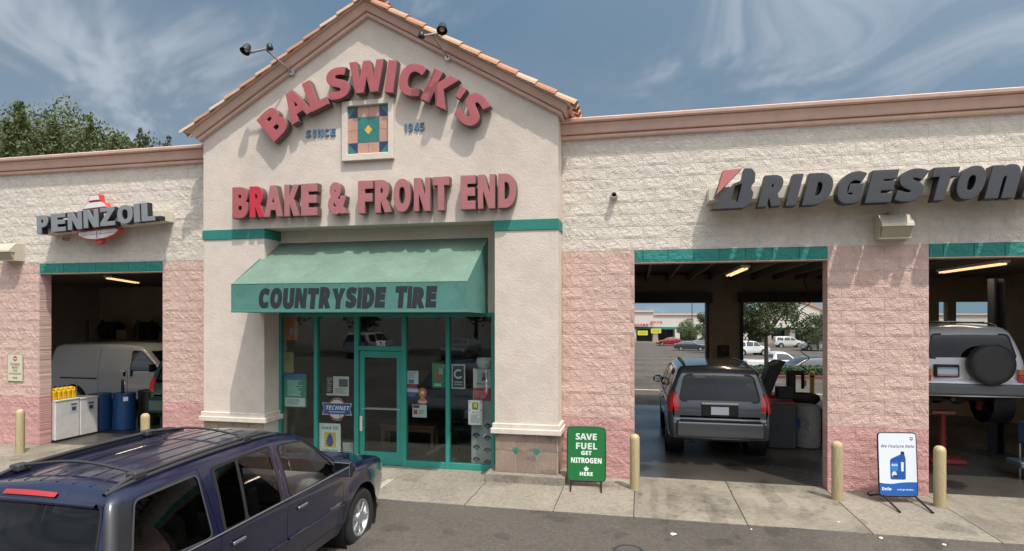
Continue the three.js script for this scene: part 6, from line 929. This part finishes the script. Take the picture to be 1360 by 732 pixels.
{ // small litter, a valve cover and a blanked meter
  const pm = std([0.75, 0.73, 0.68], 0.8), bits = [[0.42, 2.35, 0.042], [2.95, 2.0, 0.028], [1.42, 2.02, 0.014], [2.6, 1.55, 0.014], [3.62, 2.07, 0.026], [5.0, 2.25, 0.02]];
  bits.forEach(([x, z, r], i) => { const rr = mulberry(i + 50), pts = Array.from({ length: 7 }, (_, k) => { const a = k * 0.9, q = r * (0.6 + 0.5 * rr()); return [q * Math.cos(a) * 1.3, q * Math.sin(a)]; }); const m = mesh('paper_scrap', poly(pts, 0.010, 0, 0.002).rotateX(-Math.PI / 2), pm); m.position.set(x, groundY(z) + (z < 1.89 ? 0.016 : 0.004), z); m.rotation.set(0.06, i, 0.05); tag(m, ['larger white paper scrap on the asphalt before the middle bay', 'white paper scrap at the slab edge before the oil board', 'tiny white scrap at the slab edge before the grey SUV', 'tiny pale scrap on the slab by the bay bollard', 'white paper scrap on the asphalt near the lift bay', 'white paper scrap on the asphalt out from the lift bay'][i], 'litter', 'paper scraps on the ground'); });
  const vc = thing('valve_cover', 'round iron cover set in the asphalt before the middle bay', 'cover', -0.13, groundY(2.95) + 0.003, 2.95); vc.rotation.x = 0.062; mesh('ring', new THREE.LatheGeometry([[0.15, 0.002], [0.15, 0.012], [0.185, 0.012], [0.19, 0.002], [0.15, 0.002]].map((q) => new THREE.Vector2(...q)), 28), M.dark, vc); mesh('lid', cyl(0.148, 0.148, 0.012, 28).translate(0, 0.004, 0), std([0.07, 0.06, 0.055], 0.7), vc);
  const mt = thing('door_sensor', 'small black box on the wall beside the storefront frame', 'box', -2.45, 1.72, 0.02); mesh('case', rbox(-0.035, 0.035, -0.09, 0.09, 0, 0.05, 0.008), M.black, mt); mesh('lens', cyl(0.01, 0.01, 0.01, 10).rotateX(Math.PI / 2).translate(0, 0.03, 0.052), M.steel, mt);
}

// ------------------------------------------------------------------ trees
function tree(name, label, o, x, y, z, group) {
  const t = thing(name, label, 'tree', x, y, z, 0, group), R = mulberry(o.seed), wood = std(o.bark || [0.12, 0.085, 0.06], 0.95, { bumpMap: rep(T.rough, 3), bumpScale: 0.02 });
  const tr = [], H = o.trunk, limb = (a, b, r0, r1) => { const A = V3(...a), B = V3(...b), d = B.clone().sub(A), g = new THREE.CylinderGeometry(r1, r0, d.length(), 8, 1); g.applyQuaternion(new THREE.Quaternion().setFromUnitVectors(V3(0, 1, 0), d.clone().normalize())); return g.translate(...A.add(B).multiplyScalar(0.5).toArray()); };
  const cl = []; const cy = o.cy, rx = o.rx, ry = o.ry;
  const lean = [(R() - 0.5) * 0.3, 0, (R() - 0.5) * 0.3], top = [lean[0], H, lean[2]]; tr.push(limb([0, -0.1, 0], [lean[0] * 0.5, H * 0.5, lean[2] * 0.5], o.r, o.r * 0.8), limb([lean[0] * 0.5, H * 0.5, lean[2] * 0.5], top, o.r * 0.8, o.r * 0.6));
  for (let i = 0; i < o.clumps; i++) { const a = R() * 6.283, u = Math.cbrt(0.15 + 0.85 * R()), w = R() * 2 - 1, q = Math.sqrt(1 - w * w); cl.push([rx * u * q * Math.cos(a), cy + ry * u * w * (o.flatBottom && w < 0 ? 0.6 : 1), rx * u * q * Math.sin(a), (0.75 + 0.5 * R()) * o.clumpR]); }
  const nMain = cl.length;
  for (let i = 0; i < (o.shoots || 0); i++) {                          // upright leafy shoots that break the outline; each clump is x, y, z and its radius in metres
    const a = R() * 6.283, u = 0.25 + 0.75 * Math.sqrt(R()), bx = rx * u * Math.cos(a), bz = rx * u * Math.sin(a), by = cy + ry * Math.sqrt(Math.max(0, 1 - u * u)) * 0.9, hh = 0.5 + 0.8 * R(), lx = (R() - 0.5) * 0.5 + Math.cos(a) * 0.25, lz = (R() - 0.5) * 0.5 + Math.sin(a) * 0.25;
    tr.push(limb([bx, by - 0.6, bz], [bx + lx * hh, by + hh, bz + lz * hh], 0.025, 0.006)); for (let q = 0; q < 5; q++) { const t = q / 4.5; cl.push([bx + lx * hh * t, by - 0.2 + (hh + 0.2) * t, bz + lz * hh * t, lerp(0.34, 0.10, t)]); }
  }
  for (let i = 0; i < Math.min(16, o.clumps); i++) { const c = cl[i], mid = [lerp(top[0], c[0], 0.55), lerp(top[1], c[1], 0.5), lerp(top[2], c[2], 0.55)]; tr.push(limb(top, mid, o.r * 0.42, o.r * 0.25), limb(mid, [c[0], c[1], c[2]], o.r * 0.25, o.r * 0.08)); }
  mesh('trunk', merge(tr), wood, t);
  const n = o.leaves, pos = new Float32Array(n * 6 * 3), nor = new Float32Array(n * 6 * 3), col = new Float32Array(n * 6 * 3); let k = 0; const a = V3(), b = V3(), c = V3(), nn = V3(), ctr = V3();
  for (let i = 0; i < n; i++) {
    const C0 = i < n * (o.shoots ? 0.8 : 1) ? cl[i % nMain] : cl[nMain + i % (cl.length - nMain)], th = R() * 6.283, w = R() * 2 - 1, q = Math.sqrt(1 - w * w), rr = C0[3] * Math.pow(R(), 0.45); ctr.set(C0[0] + rr * q * Math.cos(th), C0[1] + rr * w * (o.spire ? 1.5 : 0.85), C0[2] + rr * q * Math.sin(th));
    a.set(R() - 0.5, R() - 0.5, R() - 0.5).normalize(); b.set(R() - 0.5, R() - 0.5 + (o.spire ? 0.5 : -0.15), R() - 0.5); b.addScaledVector(a, -a.dot(b)).normalize(); const L = o.leaf * (0.6 + 0.8 * R()), wd = L * 0.42; c.crossVectors(b, a); nn.copy(a);
    const P = [ctr.clone().addScaledVector(b, -L), ctr.clone().addScaledVector(c, wd), ctr.clone().addScaledVector(b, L), ctr.clone().addScaledVector(c, -wd)], v = 0.7 + 0.6 * R(), yl = R();
    const cc = [o.col[0] * v * (1 + 0.35 * yl), o.col[1] * v, o.col[2] * v * (1 - 0.2 * yl)];
    for (const m of [0, 1, 2, 0, 2, 3]) { P[m].toArray(pos, k * 3); nn.toArray(nor, k * 3); col[k * 3] = cc[0]; col[k * 3 + 1] = cc[1]; col[k * 3 + 2] = cc[2]; k++; }
  }
  const g = new THREE.BufferGeometry(); g.setAttribute('position', new THREE.BufferAttribute(pos, 3)); g.setAttribute('normal', new THREE.BufferAttribute(nor, 3)); g.setAttribute('color', new THREE.BufferAttribute(col, 3));
  mesh('crown', g, leafMat, t); return t;
}
const leafMat = new THREE.MeshPhysicalMaterial({ vertexColors: true, roughness: 0.95, side: THREE.DoubleSide, transmission: 0.35, thickness: 0 });
const green = [0.075, 0.115, 0.035];
// behind the roof on the left
tree('leafy_tree', 'tall feathery tree rising behind the flat roof parapet', { seed: 3, trunk: 5, r: 0.3, cy: 10.2, rx: 4.3, ry: 3.3, clumps: 110, clumpR: 0.95, leaves: 60000, leaf: 0.10, col: [0.10, 0.145, 0.04], spire: 1, shoots: 26 }, -32.3, 0, -16.6);
tree('leafy_tree', 'smaller sparse tree top showing behind the parapet near the gable', { seed: 9, trunk: 5, r: 0.2, cy: 10.6, rx: 2.0, ry: 1.7, clumps: 40, clumpR: 0.62, leaves: 9000, leaf: 0.10, col: [0.095, 0.135, 0.05], spire: 1, shoots: 10 }, -27.6, 0, -17.5);
// car park behind the building
tree('leafy_tree', 'dark green tree in the planter beyond the rear doors', { seed: 21, trunk: 2.3, r: 0.13, cy: 3.9, rx: 1.9, ry: 1.7, clumps: 46, clumpR: 0.6, leaves: 11000, leaf: 0.085, col: [0.06, 0.095, 0.028] }, 6.05, groundY(-20.6), -20.6);
tree('leafy_tree', 'light green young tree before the far shops', { seed: 22, trunk: 1.4, r: 0.1, cy: 3.0, rx: 1.7, ry: 1.6, clumps: 26, clumpR: 0.7, leaves: 4000, leaf: 0.13, col: [0.11, 0.16, 0.055] }, 8.1, groundY(-93), -93);
tree('leafy_tree', 'round dark tree beside the rear door pier across the lot', { seed: 23, trunk: 1.6, r: 0.12, cy: 3.6, rx: 2.0, ry: 2.2, clumps: 30, clumpR: 0.75, leaves: 5000, leaf: 0.13, col: [0.07, 0.115, 0.04] }, 9.5, groundY(-73), -73);
tree('leafy_tree', 'bushy green tree beside the far shop columns', { seed: 24, trunk: 1.4, r: 0.12, cy: 3.2, rx: 2.4, ry: 2.3, clumps: 30, clumpR: 0.85, leaves: 5000, leaf: 0.14, col: [0.07, 0.115, 0.04] }, 25.6, groundY(-84), -84);
// ------------------------------------------------------------------ hedge and planter
{
  const pk = thing('planter', 'red kerbed planter strip behind the shop', 'planter', 0, 0, 0); const kerb = std([0.30, 0.10, 0.08], 0.85, { map: rep(T.concrete, 0.6) });
  for (let i = 0; i < 8; i++) mesh('kerb_stone', uvm(rbox(1.5 + i * 1.8, 3.29 + i * 1.8, -0.1, 0.13, -17.75, -17.6, 0.02)), kerb, pk); mesh('soil', box(1.5, 15.9, -0.6, 0.03, -20.9, -17.75), std([0.10, 0.075, 0.05], 0.95), pk);
  const h = thing('hedge', 'low clipped green hedge in the red kerbed planter', 'hedge', 0, 0, 0), R = mulberry(66), n = 14000, pos = [], nor = [], col = [];
  for (let i = 0; i < n; i++) { const x = 4.4 + R() * 11, z = -18.05 - R() * 1.3, top = 0.40 + 0.09 * fbm(x / 12, 0.3, 20, 3, 3), y = 0.03 + (top - 0.03) * Math.pow(R(), 0.5), L = 0.035 + 0.03 * R(), a = V3(R() - 0.5, R() - 0.2, R() - 0.5).normalize(), b = V3(R() - 0.5, R() - 0.5, R() - 0.5); b.addScaledVector(a, -a.dot(b)).normalize(); const c = V3().crossVectors(b, a), v = 0.7 + 0.6 * R(); for (const [p, q] of [[-1, 0], [0, 0.6], [1, 0], [-1, 0], [1, 0], [0, -0.6]]) { pos.push(x + (b.x * p + c.x * q) * L, y + (b.y * p + c.y * q) * L, z + (b.z * p + c.z * q) * L); nor.push(a.x, a.y, a.z); col.push(0.06 * v, 0.10 * v, 0.03 * v); } }
  const g = new THREE.BufferGeometry(); g.setAttribute('position', new THREE.Float32BufferAttribute(pos, 3)); g.setAttribute('normal', new THREE.Float32BufferAttribute(nor, 3)); g.setAttribute('color', new THREE.Float32BufferAttribute(col, 3)); mesh('foliage', g, leafMat, h); mesh('stems', merge(Array.from({ length: 16 }, (_, i) => bar([4.7 + i * 0.69, 0, -18.7], [4.75 + i * 0.69, 0.3, -18.65], 0.015))), M.dark, h).userData.kind = 'stuff';
  const ln = mesh('lane_line', uvm(box(-6, 20, -0.010, -0.007, -12.42, -12.28)), std([0.62, 0.55, 0.36], 0.7)); tag(ln, 'faded yellow lane line on the asphalt behind the shop', 'marking', null, 'structure');
  const lp = thing('light_pole', 'slim dark lamp pole before the far shops', 'lamp pole', 9.5, -2.6, -104); mesh('pole', cyl(0.06, 0.09, 8.2, 12).translate(0, 4.1, 0), M.dark, lp); mesh('lamp_head', rbox(-0.6, 0.2, 8.1, 8.3, -0.2, 0.2, 0.05), M.dark, lp);
  const yb = thing('rear_bollard', 'yellow bollard outside the rear door', 'bollard', 5.15, 0, -9.4); mesh('post', new THREE.LatheGeometry([[0.001, 0], [0.07, 0], [0.07, 1.0], [0.05, 1.06], [0.001, 1.08]].map((q) => new THREE.Vector2(...q)), 20).translate(0, -0.012, 0), std([0.55, 0.38, 0.04], 0.6), yb); mesh('cap_band', cyl(0.072, 0.072, 0.05, 20).translate(0, 0.9, 0), M.black, yb);
}
// ------------------------------------------------------------------ far cars
function sedanSpec(paint) {
  const ax = [-1.35, 1.4], W = widthFn({ cx: 0, half: 2.35, flat: 1.5, front: 0.18, rear: 0.12, hw: 0.9, belt: 0.95, tum: 0.38, tum2: 0.2, mid: 0.65, tuck: 0.08, axles: ax });
  return { path: [[-2.35, 0.35], [-2.35, 0.62], [-2.28, 0.90], [-2.15, 0.99], [-1.75, 1.03], [-1.1, 1.36], [-0.7, 1.43], [-0.1, 1.45], [0.35, 1.40], [1.05, 1.0], [1.2, 0.95], [1.9, 0.86], [2.2, 0.76], [2.33, 0.6], [2.35, 0.32]], bottom: [[-2.35, 0.35], [-1.8, 0.26], [1.8, 0.24], [2.35, 0.32]], belt: 0.95, hw: 0.9, W, axles: ax, wheelR: 0.32, archR: 0.38, track: 1.56, paint, nx: 34, ny: 10, nl: 60, n: 80, rad: () => 0.08, bulge: () => 0.03, liner: false,
    sides: [{ key: 'gF', poly: roundPoly([[0.0, 0.98], [0.92, 0.99], [0.35, 1.33], [0.02, 1.36]], 0.03), mat: darkGlass, name: 'window', off: -0.002 }, { key: 'gR', poly: roundPoly([[-1.35, 1.02], [-0.08, 0.98], [-0.06, 1.36], [-0.75, 1.35]], 0.03), mat: darkGlass, name: 'window', off: -0.002 }, { key: 'tl', poly: rectP(-2.32, -2.1, 0.72, 0.9), mat: redLens, name: 'taillight' }, { key: 'hl', poly: rectP(2.0, 2.28, 0.6, 0.75), mat: clearLens, name: 'headlight' }],
    tops: (h) => { const L = h.lenAt, q = (a, b, z0, z1) => roundPoly([[a, -z0], [b, -z1], [b, z1], [a, z0]], 0.05); return [{ key: 'rw', poly: q(L(-1.68, 1.06), L(-1.12, 1.345), 0.66, 0.56), mat: darkGlass, name: 'rear_window' }, { key: 'ws', poly: q(L(0.42, 1.37), L(1.0, 1.03), 0.56, 0.68), mat: darkGlass, name: 'windshield' }]; } };
}
function pickupSpec(paint) {
  const ax = [-1.55, 1.6], W = widthFn({ cx: 0, half: 2.6, flat: 1.8, front: 0.14, rear: 0.04, hw: 0.92, belt: 1.05, tum: 0.32, tum2: 0.1, mid: 0.7, tuck: 0.06, axles: ax });
  return { path: [[-2.6, 0.5], [-2.6, 0.75], [-2.58, 1.02], [-2.5, 1.05], [-1.0, 1.05], [-0.62, 1.08], [-0.52, 1.55], [-0.4, 1.66], [0.2, 1.68], [0.45, 1.60], [1.0, 1.14], [1.15, 1.09], [2.2, 1.0], [2.5, 0.85], [2.6, 0.5]], bottom: [[-2.6, 0.5], [-2, 0.42], [2, 0.42], [2.6, 0.5]], belt: 1.05, hw: 0.92, W, axles: ax, wheelR: 0.36, archR: 0.43, track: 1.6, paint, nx: 40, ny: 10, nl: 70, n: 100, rad: () => 0.07, bulge: () => 0.02, liner: false, sides: [{ key: 'gF', poly: roundPoly([[-0.38, 1.1], [0.88, 1.12], [0.42, 1.53], [-0.34, 1.58]], 0.04), mat: darkGlass, name: 'window', off: -0.002 }],
    tops: (h) => { const L = h.lenAt; return [{ key: 'ws', poly: roundPoly([[L(0.5, 1.56), -0.58], [L(0.95, 1.18), -0.68], [L(0.95, 1.18), 0.68], [L(0.5, 1.56), 0.58]], 0.05), mat: darkGlass, name: 'windshield' }, { key: 'rw', poly: roundPoly([[L(-0.6, 1.15), -0.55], [L(-0.52, 1.52), -0.5], [L(-0.52, 1.52), 0.5], [L(-0.6, 1.15), 0.55]], 0.04), mat: darkGlass, name: 'rear_window' }]; } };
}
{
  const far = 'cars parked in the lot behind the shop', lo = { nx: 30, ny: 9, nl: 60, n: 80, glass: darkGlass };
  const S2 = (p) => { const s = suvSpec(p, lo); s.liner = false; return s; };
  const wh = carPaint([0.66, 0.66, 0.65], 0.4, 0), P = (z) => groundY(z);
  vehicle('sedan', 'red sedan parked before the shops with yellow banners', 'car', sedanSpec(carPaint([0.30, 0.012, 0.02], 0.35, 0.1)), 5.2, P(-96), -96, Math.PI, far);
  vehicle('sedan', 'dark grey sedan crossing the lot in front of the red one', 'car', sedanSpec(carPaint([0.05, 0.055, 0.065], 0.35, 0.3)), 7.3, P(-81), -81, 0, far);
  vehicle('suv', 'silver blue wagon half hidden by the rear door pier', 'SUV', S2(carPaint([0.36, 0.40, 0.45], 0.35, 0.3)), 10.6, P(-92), -92, Math.PI - 0.3, far);
  vehicle('suv', 'white boxy SUV showing its tail beside the planter tree', 'SUV', S2(wh), 13.4, P(-68.4), -68.4, 0.35, far);
  vehicle('pickup', 'white pickup truck beyond the hedge', 'truck', pickupSpec(wh), 10.3, P(-38), -38, 0.1, far);
  vehicle('suv', 'white SUV before the far shop columns', 'SUV', S2(carPaint([0.60, 0.58, 0.54], 0.4, 0)), 24.0, P(-95), -95, 0.05, far);
  vehicle('sedan', 'silver sedan parked beyond the pickup truck', 'car', sedanSpec(carPaint([0.45, 0.46, 0.48], 0.35, 0.3)), 25.6, P(-85), -85, 0.1, far);
  vehicle('sedan', 'black sedan close behind the hedge', 'car', sedanSpec(carPaint([0.01, 0.01, 0.012], 0.35, 0.1)), 10.6, P(-28.6) + 0.15, -28.6, 0.12, far);
  vehicle('sedan', 'bright blue car beside the silver sedan', 'car', sedanSpec(carPaint([0.02, 0.09, 0.35], 0.35, 0.1)), 28.4, P(-77), -77, 0.6, far);
}
// ------------------------------------------------------------------ far strip of shops
{
  const Y = -2.6, b = thing('strip_mall', 'long cream strip of shops with teal canopies across the rear lot', 'building', 0, Y, -108), cr = std([0.62, 0.56, 0.49], 0.9), pk = M.cornice, dk = std([0.03, 0.035, 0.04], 0.15), te = M.teal;
  mesh('wall', box(-40, 80, 3.0, 5.4, -6, 0), cr, b); mesh('wall', box(-40, 80, 0, 3.0, -6, -3), cr, b); mesh('parapet_cap', box(-40.1, 80.1, 5.3, 5.6, -0.2, 0.25), pk, b); mesh('canopy_band', box(-40, 80, 2.55, 3.0, -0.3, 0.3), te, b);
  mesh('sign_wall', box(-1.5, 2.6, 3.0, 6.1, 0.1, 0.7), cr, b); mesh('sign_wall_cap', box(-1.6, 2.7, 5.85, 6.2, 0.0, 0.95), pk, b);
  mesh('gable_wall', poly([[22, 3.0], [34, 3.0], [34, 5.6], [28, 8.2], [22, 5.6]], 1.2, 0.1), cr, b); mesh('gable_cap', merge([boxbar([21.6, 5.55, 0.7], [28, 8.35, 0.7], 0.4, 1.6), boxbar([34.4, 5.55, 0.7], [28, 8.35, 0.7], 0.4, 1.6)]), std([0.5, 0.26, 0.16], 0.85), b);
  for (let x = -38; x <= 78; x += 4.1) { const c = sub('column', b, x, 0, 0.0); mesh('shaft', box(-0.45, 0.45, 0.9, 2.6, -0.4, 0.4), cr, c); mesh('base', box(-0.52, 0.52, 0, 0.9, -0.47, 0.47), std([0.42, 0.25, 0.19], 0.8), c); }
  for (let x = -37.4; x < 77; x += 4.1) { const w = sub('shop_window', b, x, 0, -2.9); mesh('pane', box(0.1, 2.8, 0.35, 2.5, -0.08, -0.03), dk, w); mesh('frame', merge([box(0, 0.1, 0, 2.6, -0.08, 0), box(2.8, 2.9, 0, 2.6, -0.08, 0), box(1.4, 1.5, 0, 2.55, -0.08, 0), box(0.1, 2.8, 2.5, 2.6, -0.08, 0), box(0.1, 2.8, 0, 0.35, -0.08, 0)]), te, w); }
  mesh('walkway', box(-40, 80, -0.05, 0.14, -3, 1.6), M.concrete, b);
  const yl = std([0.62, 0.58, 0.05], 0.6); const bn = thing('banner', 'yellow banner under the red shop letters across the lot', 'banner', 0.6, Y + 1.85, -107.2, 0, 'yellow banners on the far shop'); mesh('cloth', box(-0.95, 0.95, -0.45, 0.45, 0, 0.03), yl, bn); mesh('print', merge([box(-0.7, 0.7, 0.1, 0.22, 0.03, 0.035), box(-0.6, 0.6, -0.2, -0.08, 0.03, 0.035)]), std([0.3, 0.28, 0.1], 0.6), bn).userData.kind = 'stuff'; copyOf(bn, null, 3.1, Y + 2.25, -107.2);
  const sg = thing('shop_letter_sign', 'row of small red letters on the far shop', 'sign', 0, Y, -107.2), rd = std([0.42, 0.03, 0.04], 0.5); const rq = mulberry(12); for (let i = 0; i < 9; i++) mesh('letter', merge([box(-0.2, -0.1, 0, 0.6, 0, 0.12), box(0.1, 0.2, rq() * 0.2, 0.6, 0, 0.12), box(-0.12, 0.12, 0.25 + rq() * 0.2, 0.4 + rq() * 0.15, 0, 0.115)]).translate(-0.9 + i * 0.58 + (i > 4 ? 0.3 : 0), 3.05 + (i > 4 ? 0.5 : 0), 0.05), rd, sg);
}
// ------------------------------------------------------------------ across the front car park: what the shop windows and car paint mirror
{
  const g = 'trees across the front car park', o = { seed: 41, trunk: 2.6, r: 0.22, cy: 5.6, rx: 3.6, ry: 3.2, clumps: 60, clumpR: 1.1, leaves: 7000, leaf: 0.2, col: green };
  const a = tree('shade_tree', 'dark shade tree across the front car park', o, -22, -0.3, 34, g), b = tree('shade_tree', 'dark shade tree across the front car park', { ...o, seed: 42, rx: 4.4, ry: 3.8, cy: 6 }, -13.5, -0.3, 38, g);
  for (const [i, [x, z, r]] of [[-6, 33, 1], [1.5, 39, 2], [9, 34, 3], [17, 38, 4], [-31, 38, 5], [-41, 33, 2.5]].entries()) copyOf(i % 2 ? a : b, null, x, -0.3, z, r);
  const sp = sedanSpec(carPaint([0.2, 0.21, 0.22], 0.35, 0.3)); vehicle('sedan', 'silver sedan parked across the front car park', 'car', sp, -12, groundY(29), 29, Math.PI / 2); vehicle('suv', 'white SUV parked across the front car park', 'SUV', (() => { const s = suvSpec(carPaint([0.45, 0.45, 0.45], 0.4, 0), { nx: 30, ny: 9, nl: 60, n: 80, glass: darkGlass }); s.liner = false; return s; })(), -19, groundY(29.4), 29.4, -Math.PI / 2);
}
scene.traverse((o) => { if (o.isMesh) { o.castShadow = true; o.receiveShadow = true; } });
renderer.render(scene, camera);
